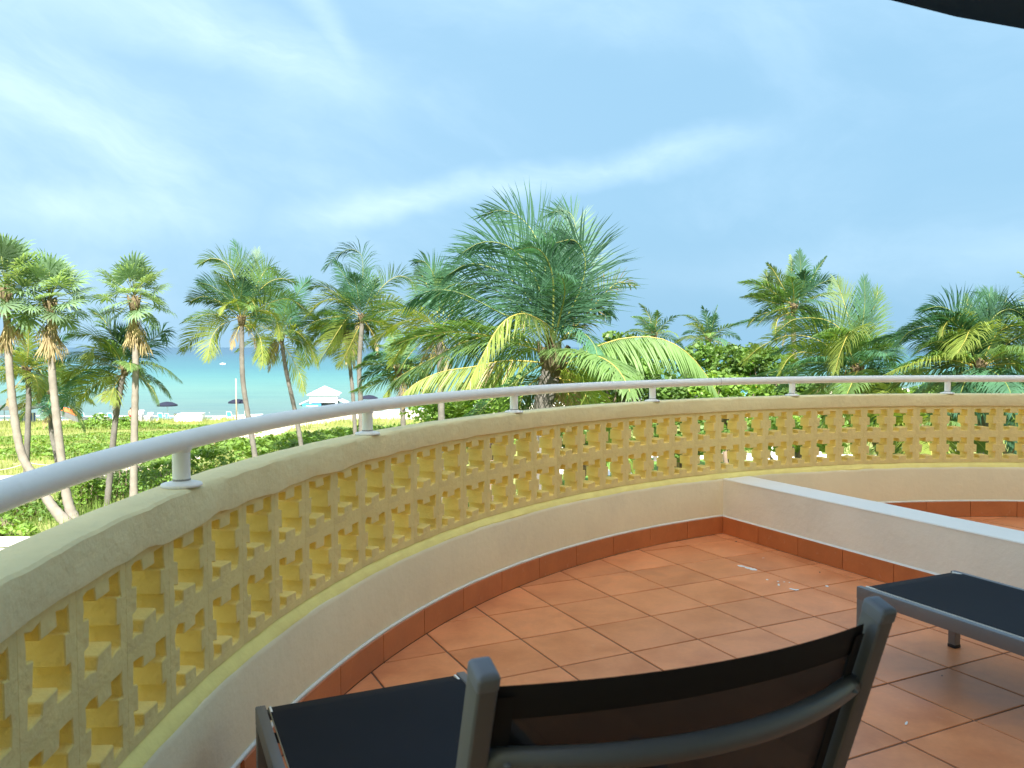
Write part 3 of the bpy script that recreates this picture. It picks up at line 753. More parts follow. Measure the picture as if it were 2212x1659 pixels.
def stems(P0, n, h):
    mb = MB()
    for _ in range(n):
        a = random.uniform(0, 2 * PI); r = random.uniform(0.05, 0.4) * h; x, y = P0[0] + r * math.cos(a), P0[1] + r * math.sin(a); z = gz(x, y) - 0.05
        mb.tube([(x, y, z), (x + random.uniform(-.1, .1) * h, y + random.uniform(-.1, .1) * h, z + h * 0.5), (x + random.uniform(-.3, .3) * h, y + random.uniform(-.3, .3) * h, z + h * 0.8)], [0.03, 0.02, 0.01], 5)
    return mb
# railroad-vine and sea-grape cover on the dune
cov = []
for px, py, rx, ry, h in ((60, 985, 6, 3, .45), (200, 975, 7, 3.5, .5), (320, 968, 6, 3, .45), (130, 955, 7, 3, .4), (410, 952, 6, 2.6, .5), (20, 962, 5, 2.5, .4), (370, 940, 4, 2, .4), (480, 935, 4, 2, .4), (280, 995, 4, 1.8, .35), (260, 945, 5, 2, .35), (300, 925, 6, 2, .7), (225, 922, 5, 1.8, .9), (180, 928, 5, 2, .6), (400, 925, 4, 1.6, .5)):
    p = G(px, py); cov.append(mound(p.x, p.y, rx, ry, h, int(rx * ry * 75), 0.30))
cov = np.concatenate(cov)
tag(obj('groundcover', quad_mesh('groundcover', cov, M['grape'])), kind='stuff')

def shrub(label, px, py, rx, ry, h, n, size, m='grape', name='shrub', cat='shrub', group=None, rot=0.0, xy=None):
    p = G(px, py) if xy is None else Vector((xy[0], xy[1], gz(*xy)))
    r = thing(name, label, cat, p, 0, group)
    P = mound(p.x, p.y, rx, ry, h, n, size, rot=rot) - np.array(p)
    obj('foliage', quad_mesh('foliage', P, M[m]), r)
    mb = stems(p, 9, h); mb.v = [tuple(Vector(v) - p) for v in mb.v]; mb.build('stem', M['bark'], r)
    return r
SG = 'shrubs between the parapet and the dune'
shrub('broad sea grape hedge running beside the sand path behind the second rail post', 0, 0, 16.5, 5.0, 2.7, 9000, 0.36, 'grape', 'sea_grape_hedge', 'hedge', None, math.radians(38), xy=(-11.5, 61.0))
shrub('far sea grape hedge end under the white hut by the beach', 0, 0, 9, 3.4, 1.7, 2600, 0.30, 'grape', 'sea_grape_hedge', 'hedge', None, math.radians(12), xy=(2.0, 80))
shrub('bright sea grape clump on the dune behind the dark leaning palm trunk', 240, 925, 3.6, 1.6, 1.6, 1100, 0.30, 'grape', 'shrub', 'shrub', SG)
shrub('leafy bright green shrub between the two pale leaning trunks and the dark trunk', 183, 1098, 1.3, 1.2, 2.0, 700, 0.24, 'grape', 'shrub', 'shrub', SG)
shrub('dark green shrub under the leftmost palms above the lower terrace wall', 60, 1125, 2.0, 1.6, 1.5, 900, 0.22, 'bush', 'shrub', 'shrub', SG)
shrub('dark grassy mound between the white based palm and the pale straight trunk', 258, 1080, 1.5, 1.6, 1.9, 900, 0.20, 'bush', 'shrub', 'shrub', SG)
shrub('yellow green grassy mound right of the pale straight trunk', 350, 1060, 2.2, 2.0, 1.3, 900, 0.20, 'grape', 'shrub', 'shrub', SG)
shrub('small shrub at the foot of the handrail post beside the path', 395, 1015, 1.0, 1.0, 1.1, 350, 0.24, 'grape', 'shrub', 'shrub', SG)
shrub('low shrub at the left frame edge by the lower terrace wall', 8, 1165, 1.4, 1.0, 1.0, 420, 0.22, 'grape', 'shrub', 'shrub', SG)

def broadleaf(label, px, py, Y, rx, rz, n, size=0.30, m='bush', group='broadleaf trees among the palms', name='sea_grape_tree'):
    c = at(px, py, Y=Y); base = Vector((c.x + random.uniform(-.6, .6), c.y, gz(c.x, c.y))); r = thing(name, label, 'tree', base, 0, group)
    P = []; K = []
    for _ in range(34):
        v = Vector(rng.normal(size=3)).normalized() * random.uniform(0.35, 1.0) ** 0.6; K.append((v.x * rx, v.y * rx, v.z * rz, random.uniform(0.22, 0.42) * rx))
    per = n // len(K)
    for kx, ky, kz, kr in K:
        d = unit(rng.normal(size=(per, 3))) * (rng.uniform(0.35, 1.0, per) ** 0.4)[:, None] * np.array([kr, kr, kr * 0.6]); P.append(d + np.array([kx, ky, kz]))
    P = np.concatenate(P) + np.array(c - base); obj('crown', quad_mesh('crown', leaf_quads(P, size, 0.5), M[m]), r)
    mb = MB(); h = c.z - base.z
    mb.tube([(0, 0, -0.1), (0.15, 0, h * 0.35), (c.x - base.x, 0.1, h * 0.75)], [0.20, 0.15, 0.10], 8)
    for kx, ky, kz, kr in K[:9]:
        e = Vector((c.x - base.x + kx * 0.8, ky * 0.8, h + kz * 0.7)); s = Vector((0.15, 0, h * random.uniform(0.35, 0.6))); mid = s.lerp(e, 0.5) + Vector((random.uniform(-.3, .3), random.uniform(-.3, .3), 0.1))
        mb.tube([s, mid, e], [0.09, 0.06, 0.02], 6)
    mb.build('trunk', M['bark'], r); return r
broadleaf('bushy green tree right behind the big palm with sky above it', 1345, 790, 42, 1.9, 1.6, 2600)
broadleaf('green tree seen through the leaflets of the long arching frond', 1425, 822, 46, 2.5, 1.8, 4000)
broadleaf('rounded green tree right of the arching frond tip', 1560, 792, 48, 2.2, 1.5, 2800)
broadleaf('dark leafy tree below the tall ragged palm on the right', 1650, 790, 46, 1.8, 1.4, 2200)
broadleaf('low bright tree under the rail left of the big trunk', 1060, 866, 40, 2.0, 1.1, 2400, 0.28, 'grape')
broadleaf('low bright tree under the rail right of the big trunk', 1285, 850, 44, 2.2, 1.3, 2600, 0.28, 'grape')
broadleaf('yellowish green low tree under the rail at the hanging brown leaflets', 960, 885, 42, 1.8, 0.9, 1700, 0.28, 'grape')
broadleaf('low green tree between the two far handrail posts', 1560, 856, 44, 2.2, 1.2, 2400, 0.28, 'grape')
broadleaf('deep green tree seen through the pierced blocks in the middle', 1480, 935, 40, 2.4, 1.2, 2200, 0.28, 'bush')
broadleaf('deep green tree seen through the pierced blocks below the rail joint', 1260, 930, 38, 2.4, 1.3, 2200, 0.28, 'bush')

broadleaf('dark leafy tree under the rail between the yellow kiosk and the spear leaved palm', 1735, 872, 44, 2.6, 1.4, 3000)
broadleaf('dark leafy tree under the rail right of the spear leaved palm', 1905, 880, 40, 2.4, 1.2, 2800)
broadleaf('dark leafy tree under the rail below the dense right hand palm', 2060, 878, 40, 2.6, 1.3, 3000)
broadleaf('dark leafy tree under the rail at the right frame edge', 2200, 870, 42, 2.6, 1.5, 3000)
broadleaf('bright leafy tree seen through the upper pierced blocks right of the divider corner', 1700, 930, 36, 2.4, 0.8, 2200, 0.28, 'grape')
# ------------------------------------------------------------------ palms
ZUP = np.array([0, 0, 1.0]); YV = np.array([0, 1.0, 0])
def frond_mesh(R, leaf, L, n, k=0.5, droop=0.7, width=0.03, wind=0.0, rib=0.022, deadp=0.0, a0=62, a1=22, nseg=3, hang=0.0):
    """pinnate leaf: a tapered midrib along the points R with two rows of narrow drooping leaflets"""
    R = np.asarray(R); mb = MB(); m = len(R)
    mb.tube([Vector(p) for p in R], [max(0.004, rib * (1 - 0.85 * i / (m - 1))) for i in range(m)], 5, 1, flat=(1.0, 0.7))
    seg = np.linalg.norm(np.diff(R, axis=0), axis=1); cum = np.concatenate([[0], np.cumsum(seg)]); tot = cum[-1]
    f0 = 0.10
    for i in range(n):
        t = f0 + (1 - f0) * (i + 0.5) / n
        s = t * tot; j = min(m - 2, int(np.searchsorted(cum, s)) - 1); j = max(j, 0); u = (s - cum[j]) / max(seg[j], 1e-6)
        p = R[j] + (R[j + 1] - R[j]) * u; T = unit(R[min(j + 2, m - 1)] - R[max(j - 1, 0)])
        H = np.cross(T, ZUP); Vv = np.cross(T, YV); S = unit(H + k * Vv * (1 if np.dot(H, Vv) >= 0 or True else -1))
        l0 = L * (0.50 + 0.50 * math.sin(PI * min(1, 0.12 + t * 0.95))) * (1 - 0.45 * t ** 3)
        for sd in (-1, 1):
            if random.random() < 0.06: continue
            a = math.radians(a0 + (a1 - a0) * t ** 1.3 + random.gauss(0, 8)); l = l0 * random.uniform(0.85, 1.1)
            D = unit(S * sd * math.sin(a) + T * math.cos(a) + np.array([wind * 0.3, 0, 0.10 - hang])); g = droop * random.uniform(0.7, 1.35)
            pts = [p]; d = D
            for q in range(nseg):
                pts.append(pts[-1] + d * (l / nseg)); d = unit(d + np.array([wind * 0.25, 0, -g * (0.35 + 0.35 * q)]))
            W0 = unit(T - np.dot(T, D) * D + 1e-4); wds = [0.55, 1.0, 0.75][:nseg]
            vs = []
            for q in range(nseg): o = W0 * (width * wds[q] * 0.5); vs += [pts[q] - o, pts[q] + o]
            vs.append(pts[-1]); mi = 2 if random.random() < deadp else 0
            mb.add(vs, [(2 * q, 2 * q + 1, 2 * q + 3, 2 * q + 2) for q in range(nseg - 1)] + [(2 * nseg - 2, 2 * nseg - 1, 2 * nseg)], mi)
    me = mb.mesh('frond')
    for x in (leaf, M['rib'] if leaf is not M['frond_dark'] else M['rib_green'], M['dead']): me.materials.append(x)
    return me
def trunk_obj(parent, pts, r0, r1, m='trunk', flare=1.35):
    P = catmull(pts, 46); mb = MB(); rad = []
    for i in range(46):
        t = i / 45; r = r0 + (r1 - r0) * t; r *= 1 + (flare - 1) * math.exp(-t * 14); r *= 1 + 0.05 * ((i % 2) * 2 - 1) * (1 if t > 0.05 else 0); rad.append(r * random.uniform(0.97, 1.03))
    mb.tube([Vector(p) for p in P], rad, 10); return mb.build('trunk', M[m], parent)
def poly_frond(pal, Y0, pts, dy=0.0, leaf='frond', **kw):
    """pts: spots along the midrib measured in the photograph, base to tip; dy: how far the tip comes forward (-) or goes back (+)"""
    n = len(pts); w3 = []
    for i, (x, y) in enumerate(pts):
        t = i / (n - 1); w3.append(np.array(at(x, y, Y=Y0 + dy * t ** 1.2)) - np.array(pal.location))
    me = frond_mesh(catmull(w3, 18), M[leaf], **kw); return obj('frond', me, pal)
def grown_frond(pal, c, az, el, Ln, leaf='frond', bend=1.1, sway=(-0.35, 0.0), **kw):
    d = np.array([math.cos(az) * math.cos(el), math.sin(az) * math.cos(el), math.sin(el)]); p = np.array(c, float); R = [p.copy()]; n = 15
    for i in range(n):
        t = (i + 1) / n; p = p + d * (Ln / n); R.append(p.copy()); d = unit(d + np.array([sway[0] * t, sway[1] * t, -bend * t]) * (1.9 / n))
    me = frond_mesh(np.array(R), M[leaf], **kw); return obj('frond', me, pal)
def sheath(pal, c, r, h):
    mb = MB(); c = Vector(c)
    for i in range(14):
        a = random.uniform(0, 2 * PI); d = Vector((math.cos(a), math.sin(a), 0)); mb.tube([c + d * r * 0.5 + Vector((0, 0, -h * 0.7)), c + d * r * 0.9 + Vector((0, 0, -h * 0.1)), c + d * r * 1.5 + Vector((0, 0, h * random.uniform(0.3, 0.6)))], [r * 0.45, r * 0.42, r * 0.16], 6)
    mb.lathe([(r * 0.85, -h * 0.8), (r * 1.05, -h * 0.3), (r * 0.9, h * 0.2), (r * 0.3, h * 0.5)], 10, c)
    mb.build('crown_shaft', M['sheath'], pal)
PG = 'coconut palms between the balcony and the sea'
def coconut(label, Y, trunk_px, crown_px, r0=0.16, r1=0.12, tm='trunk', group=PG, shaft=(0.17, 0.5)):
    """trunk_px: spots up the trunk (the first is moved down to the ground)"""
    c = at(*crown_px, Y=Y); pts = [at(x, y, Y=Y) for x, y in trunk_px]; b = pts[0].copy()
    base = Vector((b.x, b.y, gz(b.x, b.y)))
    if b.z > base.z + 0.3: pts = [base] + pts
    else: pts[0] = base
    pal = thing('coconut_palm', label, 'palm', base, 0, group)
    trunk_obj(pal, [p - base + (Vector((0, 0, -0.1)) if i == 0 else Vector()) for i, p in enumerate(pts)] + [c - base + Vector((0, 0, -0.1))], r0, r1, tm)
    sheath(pal, c - base, shaft[0], shaft[1]); pal['cr'] = tuple(c - base)
    for _ in range(2): grown_frond(pal, c - base + Vector((0, 0, -0.15)), random.uniform(0, 2 * PI), random.uniform(-1.2, -0.7), random.uniform(1.6, 2.4), 'dead', bend=1.6, L=0.6, n=26, width=0.04, droop=1.2, rib=0.03)
    return pal
def fill(pal, num, Ln, leaves=('frond',), el=(-0.1, 1.35), seed=0, away=True, **kw):
    r = random.Random(seed); c = np.array(pal['cr'])
    for i in range(num):
        az = 2 * PI * (i * 0.618 + r.uniform(-0.05, 0.05)); e = el[0] + (el[1] - el[0]) * ((i + 0.5) / num)
        grown_frond(pal, c, az, e, Ln * r.uniform(0.85, 1.1), r.choice(leaves), bend=r.uniform(0.8, 1.4), **kw)
def T3(x, y): return (877.8 + .3224 * x, 373 + .3224 * y)
def T2(x, y): return (438.9 + .248 * x, 466.3 + .248 * y)
def T1(x, y): return (.248 * x, 466.3 + .248 * y)
def T4(x, y): return (1590.9 + .28075 * x, 493.7 + .28075 * y)
def many(pal, Y, T, specs, **base):
    for sp in specs:
        pts, dy, leaf = sp[0], sp[1], sp[2]; kw = dict(base); kw.update(sp[3] if len(sp) > 3 else {})
        poly_frond(pal, Y, [T(*q) for q in pts], dy, leaf, **kw)

# the big palm in the middle
J = coconut('big windswept coconut palm in the middle, tallest crown, its leaves reaching past the rail', 17, [(1166, 1180), (1172, 900), (1180, 850)], T3(985, 1230), 0.20, 0.20, shaft=(0.22, 0.55))
many(J, 17, T3, [
    ([(960, 1130), (930, 980), (885, 760), (815, 620), (720, 520), (620, 470), (490, 470), (370, 540)], -0.8, 'frond_dark', dict(k=2.2, droop=0.15, L=1.5)),
    ([(970, 1130), (950, 900), (930, 640), (860, 420), (760, 300), (640, 250), (520, 280)], 0.7, 'frond_dark', dict(k=2.2, droop=0.15)),
    ([(1000, 1120), (1020, 900), (1060, 700), (1120, 480), (1128, 330), (1070, 255), (960, 270)], 0.5, 'frond_dark', dict(k=2.6, droop=0.05, L=1.05, wind=0.05)),
    ([(1010, 1120), (1080, 960), (1150, 820), (1195, 670), (1190, 540), (1120, 450), (1000, 470)], -0.5, 'frond_dark', dict(k=2.4, droop=0.3, wind=0.1)),
    ([(1010, 1130), (1070, 930), (1110, 760), (1100, 600), (1040, 470), (950, 430)], 0.9, 'frond_dark', dict(k=2.2, droop=0.2, wind=0.1)),
    ([(1010, 1150), (1180, 980), (1310, 830), (1420, 735), (1530, 760)], 1.0, 'frond_yel', dict(k=1.5, droop=0.5, L=0.75, n=40, deadp=0.15)),
    ([(1010, 1300), (1110, 1260), (1240, 1180), (1450, 1110), (1690, 1108), (1880, 1205), (2020, 1370), (2090, 1490)], -0.4, 'frond', dict(k=0.1, droop=0.5, L=1.05, n=105, hang=1.3, wind=0.05, width=0.030)),
    ([(940, 1160), (800, 1010), (650, 950), (480, 860), (300, 790), (120, 800), (10, 880)], -0.6, 'frond_dark', dict(k=0.8, droop=0.5, hang=0.5)),
    ([(940, 1180), (760, 1120), (600, 1090), (400, 1130), (180, 1240), (10, 1330), (-90, 1400)], 0.3, 'frond', dict(k=0.5, droop=0.6, hang=0.7)),
    ([(960, 1150), (900, 1010), (800, 945), (690, 970), (600, 1060), (520, 1210), (450, 1350), (390, 1470)], -2.2, 'frond_yel', dict(k=0.4, droop=0.8, L=0.8, deadp=0.05, hang=0.7)),
    ([(980, 1150), (960, 1040), (900, 990), (830, 955), (770, 930)], -3.2, 'frond', dict(k=0.2, droop=0.8, L=1.1, deadp=0.08, n=56, hang=1.0)),
    ([(950, 1280), (800, 1262), (640, 1262), (450, 1300), (250, 1330), (80, 1400), (-20, 1480)], -0.8, 'frond_yel', dict(k=0.2, droop=0.6, L=0.95, deadp=0.12, hang=1.1)),
    ([(985, 1330), (1040, 1385), (1100, 1392), (1170, 1440), (1215, 1530), (1235, 1600)], -1.0, 'frond_yel', dict(k=1.2, droop=0.9, L=0.9, n=50)),
    ([(960, 1130), (880, 930), (760, 770), (600, 650), (420, 610), (270, 690)], 0.2, 'frond_dark', dict(k=1.2, droop=0.6)),
    ([(950, 1150), (820, 950), (650, 820), (480, 740), (310, 750), (170, 850)], 0.9, 'frond_dark', dict(k=0.9, droop=0.7)),
    ([(1010, 1180), (1090, 1010), (1170, 900), (1280, 880), (1370, 960)], 0.6, 'frond_dark', dict(k=0.9, droop=0.9, L=0.9)),
    ([(1000, 1150), (1100, 1090), (1190, 1080), (1260, 1160), (1290, 1270)], -1.2, 'frond_dark', dict(k=0.6, droop=1.2, L=0.85)),
    ([(975, 1140), (985, 900), (980, 700), (930, 560), (850, 500), (740, 520)], -1.6, 'frond_dark', dict(k=1.0, droop=0.9)),
    ([(990, 1140), (1030, 960), (1060, 820), (1050, 720), (1000, 660)], -2.0, 'frond_dark', dict(k=0.8, droop=1.1, L=0.9)),
    ([(950, 1340), (880, 1380), (800, 1450), (760, 1560), (740, 1680)], 0.5, 'frond', dict(k=0.5, droop=1.2, L=0.9)),
    ([(950, 1220), (860, 1180), (760, 1200), (650, 1300), (570, 1420)], 1.5, 'frond', dict(k=0.5, droop=1.2, L=0.9)),
    ([(1000, 1230), (1100, 1230), (1200, 1330), (1250, 1450)], 1.5, 'frond', dict(k=0.5, droop=1.2, L=0.85)),
    ([(985, 1130), (1010, 850), (1000, 600), (940, 420), (880, 380)], 1.4, 'frond_dark', dict(k=2.2, droop=0.15)),
], L=1.40, n=76, width=0.024, droop=0.45, rib=0.028, wind=-0.30)

# left group of coconut palms
F = coconut('coconut palm with dark upright crown and yellow lower leaves above the first handrail span', 45, [(556, 1040), (550, 980), (537, 904), (524, 813)], T2(335, 900), 0.17, 0.13)
many(F, 45, T2, [
    ([(325, 820), (340, 600), (330, 420), (270, 240)], 0.4, 'frond_dark', dict(k=1.2)), ([(335, 820), (400, 580), (450, 420), (470, 310)], 0.4, 'frond_dark', dict(k=1.0)),
    ([(310, 820), (280, 580), (210, 420), (80, 370), (-30, 420)], -0.4, 'frond', dict(k=1.4)), ([(300, 830), (190, 700), (70, 610), (-40, 580)], 0.3, 'frond_dark', dict(k=1.3)),
    ([(290, 850), (130, 740), (0, 700), (-120, 750)], 0.2, 'frond', dict(k=0.8)), ([(295, 900), (160, 950), (70, 1070), (40, 1250)], -1.4, 'frond_yel', dict(k=1.0)),
    ([(290, 885), (120, 900), (-40, 1000), (-180, 1180)], -0.6, 'frond_yel', dict(k=0.6)), ([(370, 910), (430, 960), (500, 1080), (520, 1300)], -1.4, 'frond_yel', dict(k=1.0)),
    ([(390, 890), (520, 820), (630, 890), (670, 1050)], -0.6, 'frond_yel', dict(k=0.6)), ([(375, 850), (460, 690), (570, 580), (690, 545), (800, 580)], 0.2, 'frond', dict(k=0.9)),
    ([(365, 830), (490, 560), (570, 450), (650, 510)], 0.9, 'frond', dict(k=0.9)), ([(380, 880), (550, 770), (750, 720), (900, 830)], 0.5, 'frond', dict(k=0.5)),
    ([(330, 860), (270, 760), (200, 780), (150, 860)], -1.6, 'frond_yel', dict(k=0.6, L=0.7)), ([(340, 840), (330, 700), (350, 560)], -1.0, 'frond_dark', dict(k=1.0)),
    ([(340, 860), (400, 740), (440, 760), (470, 880)], -1.4, 'frond', dict(k=0.6, L=0.7)),
], L=1.5, n=60, width=0.042, droop=0.4, rib=0.03, wind=-0.3)
Gp = coconut('slimmer coconut palm leaning left just behind, trunk meeting the rail left of the white hut', 50, [(655, 1010), (650, 958), (637, 887), (618, 800)], T2(680, 1050), 0.16, 0.12)
many(Gp, 50, T2, [
    ([(690, 1040), (800, 1000), (920, 1120), (1000, 1300)], -0.4, 'frond_yel', {}), ([(660, 1070), (780, 1250), (850, 1400), (880, 1530)], -1.0, 'frond_yel', dict(k=1.0)),
    ([(690, 1010), (780, 880), (900, 840), (1000, 900)], 0.6, 'frond', {}), ([(680, 1000), (780, 760), (860, 620), (930, 560)], 0.4, 'frond_dark', dict(k=1.2)),
    ([(670, 1000), (640, 760), (580, 620), (520, 600)], 0.6, 'frond_dark', dict(k=1.0)), ([(660, 1020), (560, 900), (470, 900), (400, 1000)], 0.8, 'frond', {}),
    ([(660, 1060), (590, 1120), (560, 1250)], 0.2, 'frond_yel', dict(k=0.8)), ([(690, 1060), (800, 1060), (880, 1150), (900, 1300)], 0.8, 'frond', {}), ([(680, 1000), (720, 800), (760, 680)], -0.4, 'frond_dark', dict(k=1.0)),
], L=1.5, n=60, width=0.042, droop=0.5, rib=0.03, wind=-0.3)
Hh = coconut('tall twin coconut palm with bent top leaf, straight ringed trunk right of the white hut', 50, [(781, 960), (779, 868), (776, 795)], T2(1385, 880), 0.17, 0.14)
many(Hh, 50, T2, [
    ([(1385, 830), (1385, 640), (1392, 450), (1370, 330), (1270, 290), (1150, 360), (1060, 460)], -0.2, 'frond_dark', dict(k=0.9, droop=0.8)),
    ([(1370, 820), (1300, 640), (1210, 490), (1150, 400)], -0.3, 'frond_dark', dict(k=1.0, droop=0.8)), ([(1350, 820), (1180, 690), (1030, 610), (930, 640)], 0.2, 'frond', {}),
    ([(1350, 850), (1180, 730), (1020, 750), (900, 880)], -0.4, 'frond_yel', {}), ([(1375, 900), (1300, 850), (1210, 950), (1110, 1110), (1010, 1270)], -1.8, 'frond_yel', dict(k=0.7)),
    ([(1410, 840), (1550, 630), (1680, 530), (1790, 545), (1860, 640)], 0.2, 'frond', dict(k=0.8)), ([(1410, 870), (1560, 770), (1700, 760), (1810, 860)], -0.3, 'frond_yel', {}),
    ([(1410, 910), (1560, 930), (1680, 1040), (1740, 1190)], -0.4, 'frond_yel', {}), ([(1350, 900), (1140, 880), (950, 930), (820, 1030)], 0.4, 'frond', {}),
    ([(1360, 960), (1290, 1110), (1230, 1230), (1190, 1310)], 0.3, 'frond_yel', dict(k=0.9)), ([(1390, 830), (1430, 620), (1410, 470)], 0.8, 'frond_dark', dict(k=1.0)),
    ([(1380, 830), (1340, 640), (1310, 520)], -1.0, 'frond_dark', dict(k=1.0)), ([(1360, 930), (1200, 960), (1040, 1060)], 0.9, 'frond', {}), ([(1350, 840), (1270, 760), (1220, 640)], 0.5, 'frond_dark', dict(k=1.0)),
], L=1.5, n=60, width=0.042, droop=0.5, rib=0.03, wind=-0.35)
H2 = coconut('second trunk of the twin palm, thinner and just left, crown hidden behind the first', 51.5, [(768, 960), (763, 862), (756, 790)], T2(1250, 1000), 0.14, 0.11)
many(H2, 51.5, T2, [([(1250, 980), (1150, 940), (1000, 1000), (900, 1120)], 0.5, 'frond', {}), ([(1250, 980), (1180, 1080), (1100, 1200)], -0.6, 'frond_yel', {}), ([(1255, 980), (1300, 1100), (1280, 1220)], -0.4, 'frond_dark', {}),
    ([(1245, 970), (1140, 850), (1020, 850)], 0.8, 'frond', {}), ([(1255, 970), (1380, 940), (1480, 1020)], 0.9, 'frond', {}), ([(1250, 980), (1050, 930), (830, 960), (760, 1020)], 0.3, 'frond_dark', {})], L=1.3, n=66, width=0.055, droop=0.8, rib=0.03, wind=-0.3)
I1 = coconut('coconut palm half hidden behind the left leaves of the big palm', 36, [(955, 1000), (952, 830), (950, 760)], T2(2060, 1000), 0.16, 0.13)
many(I1, 36, T2, [
    ([(2060, 900), (2050, 700), (2010, 520), (1930, 400), (1850, 400)], 0.0, 'frond_dark', dict(k=1.2)), ([(2060, 900), (1990, 700), (1930, 560), (1880, 480)], 0.4, 'frond', dict(k=1.0)),
    ([(2040, 960), (1850, 900), (1650, 960), (1480, 1120)], -0.4, 'frond_yel', {}), ([(2030, 1000), (1850, 1040), (1720, 1160), (1640, 1300)], -0.6, 'frond_yel', {}),
    ([(2080, 900), (2120, 700), (2090, 500)], 0.5, 'frond_dark', dict(k=1.2)), ([(2080, 960), (2250, 900), (2400, 980)], 0.6, 'frond', {}), ([(2040, 1020), (1960, 1150), (1900, 1300)], -0.8, 'frond_yel', dict(deadp=0.3)), ([(2030, 950), (1800, 830), (1560, 830), (1420, 900)], 0.4, 'frond', {}),
], L=1.5, n=60, width=0.042, droop=0.5, rib=0.03, wind=-0.3)
I2 = coconut('low coconut palm with crown at sea level behind the rail, left of the big palm', 44, [(872, 960), (868, 850)], T2(1700, 1330), 0.15, 0.13)
many(I2, 44, T2, [
    ([(1690, 1310), (1580, 1230), (1470, 1230), (1400, 1280)], -0.3, 'frond_dark', {}), ([(1690, 1330), (1540, 1340), (1420, 1400), (1370, 1480)], -0.6, 'frond_dark', {}), ([(1690, 1350), (1560, 1440), (1460, 1480), (1300, 1530)], -0.5, 'frond', {}),
    ([(1700, 1300), (1680, 1120), (1620, 1000)], 0.4, 'frond', dict(k=1.0)), ([(1710, 1300), (1760, 1120), (1840, 1030)], 0.5, 'frond_dark', dict(k=1.0)), ([(1720, 1330), (1850, 1290), (1950, 1400)], 0.2, 'frond', {}),
    ([(1700, 1360), (1640, 1480), (1600, 1590)], -0.9, 'frond_yel', {}), ([(1720, 1360), (1800, 1480), (1850, 1600)], -0.5, 'frond_yel', dict(deadp=0.3)),
], L=1.1, n=62, width=0.052, droop=0.9, rib=0.03, wind=-0.3)
Cc = coconut('dark trunked coconut palm with white painted foot, low crown in front of the sea', 42, [(229, 1108), (233, 1075), (241, 990), (249, 912), (262, 830)], T1(1085, 1330), 0.17, 0.13)
many(Cc, 42, T1, [
    ([(1065, 1300), (960, 1150), (820, 1040), (610, 1040)], 0.3, 'frond', dict(k=0.6)), ([(1060, 1310), (920, 1190), (820, 1150), (760, 1280)], -1.5, 'frond_yel', dict(k=0.4)),
    ([(1050, 1330), (860, 1280), (660, 1330), (570, 1450)], -0.6, 'frond_yel', {}), ([(1055, 1360), (910, 1420), (760, 1520), (690, 1640)], -1.4, 'frond_yel', dict(k=0.8)),
    ([(1050, 1350), (820, 1440), (640, 1560), (540, 1660)], 0.2, 'frond_dark', {}), ([(1085, 1290), (1080, 1150), (1050, 990)], 0.2, 'frond_dark', dict(k=1.2)),
    ([(1105, 1300), (1200, 1200), (1330, 1080), (1430, 1000), (1440, 1090)], 0.3, 'frond_dark', dict(k=1.0, droop=0.9)), ([(1120, 1300), (1300, 1290), (1450, 1340), (1570, 1430)], -0.3, 'frond', dict(k=0.3, droop=1.1)),
    ([(1115, 1340), (1230, 1400), (1320, 1500), (1380, 1610)], -0.9, 'frond', dict(k=0.9)), ([(1055, 1300), (990, 1090), (910, 910), (800, 830)], 0.4, 'frond', dict(k=1.0)),
    ([(1055, 1320), (850, 1230), (660, 1215), (500, 1270)], 0.9, 'frond_dark', dict(k=0.4, droop=1.1)), ([(1070, 1370), (1000, 1480), (960, 1600)], -1.0, 'frond_yel', dict(k=0.7)), ([(1090, 1290), (1150, 1130), (1140, 980)], 0.8, 'frond_dark', dict(k=1.0)),
], L=1.5, n=60, width=0.042, droop=0.5, rib=0.03, wind=-0.25, )
E1 = coconut('coconut palm at the left edge with mid height dark crown behind the pale fan palms', 45, [(55, 1068), (56, 1040), (61, 900), (62, 840)], (58, 800), 0.16, 0.13)
fill(E1, 17, 3.4, ('frond', 'frond_dark', 'frond_yel'), (-0.5, 1.2), 3, L=1.05, n=54, width=0.055, droop=0.8, rib=0.03, wind=-0.2)
E2 = coconut('low bushy coconut palm with kinked trunk between the two pale fan palms', 51, [(131, 1030), (122, 985), (111, 930), (110, 880)], (112, 850), 0.16, 0.14)
fill(E2, 18, 3.0, ('frond', 'frond_dark', 'frond_dark', 'frond_yel'), (-0.6, 1.25), 5, L=1.05, n=54, width=0.055, droop=0.9, rib=0.03, wind=-0.2)

fill(F, 8, 3.0, ('frond', 'frond_dark'), (0.0, 1.3), 21, L=1.15, n=46, width=0.038, droop=0.6, rib=0.03, wind=-0.3)
fill(Gp, 8, 2.9, ('frond', 'frond_dark', 'frond_yel'), (-0.3, 1.2), 22, L=1.15, n=46, width=0.038, droop=0.6, rib=0.03, wind=-0.3)
fill(Hh, 9, 2.9, ('frond', 'frond_dark'), (-0.4, 1.2), 23, L=1.15, n=46, width=0.038, droop=0.6, rib=0.03, wind=-0.3)
fill(H2, 8, 2.7, ('frond', 'frond_dark', 'frond_yel'), (-0.5, 0.9), 24, L=1.1, n=54, width=0.055, droop=0.9, rib=0.03, wind=-0.3)
fill(I1, 9, 3.0, ('frond', 'frond_dark', 'frond_yel'), (-0.6, 1.0), 25, L=1.15, n=46, width=0.038, droop=0.6, rib=0.03, wind=-0.3)
fill(I2, 8, 2.7, ('frond', 'frond_dark'), (-0.5, 0.9), 26, L=1.1, n=54, width=0.052, droop=0.9, rib=0.03, wind=-0.3)
fill(Cc, 7, 2.7, ('frond', 'frond_dark'), (-0.4, 1.1), 27, L=1.05, n=54, width=0.052, droop=0.8, rib=0.03, wind=-0.25)
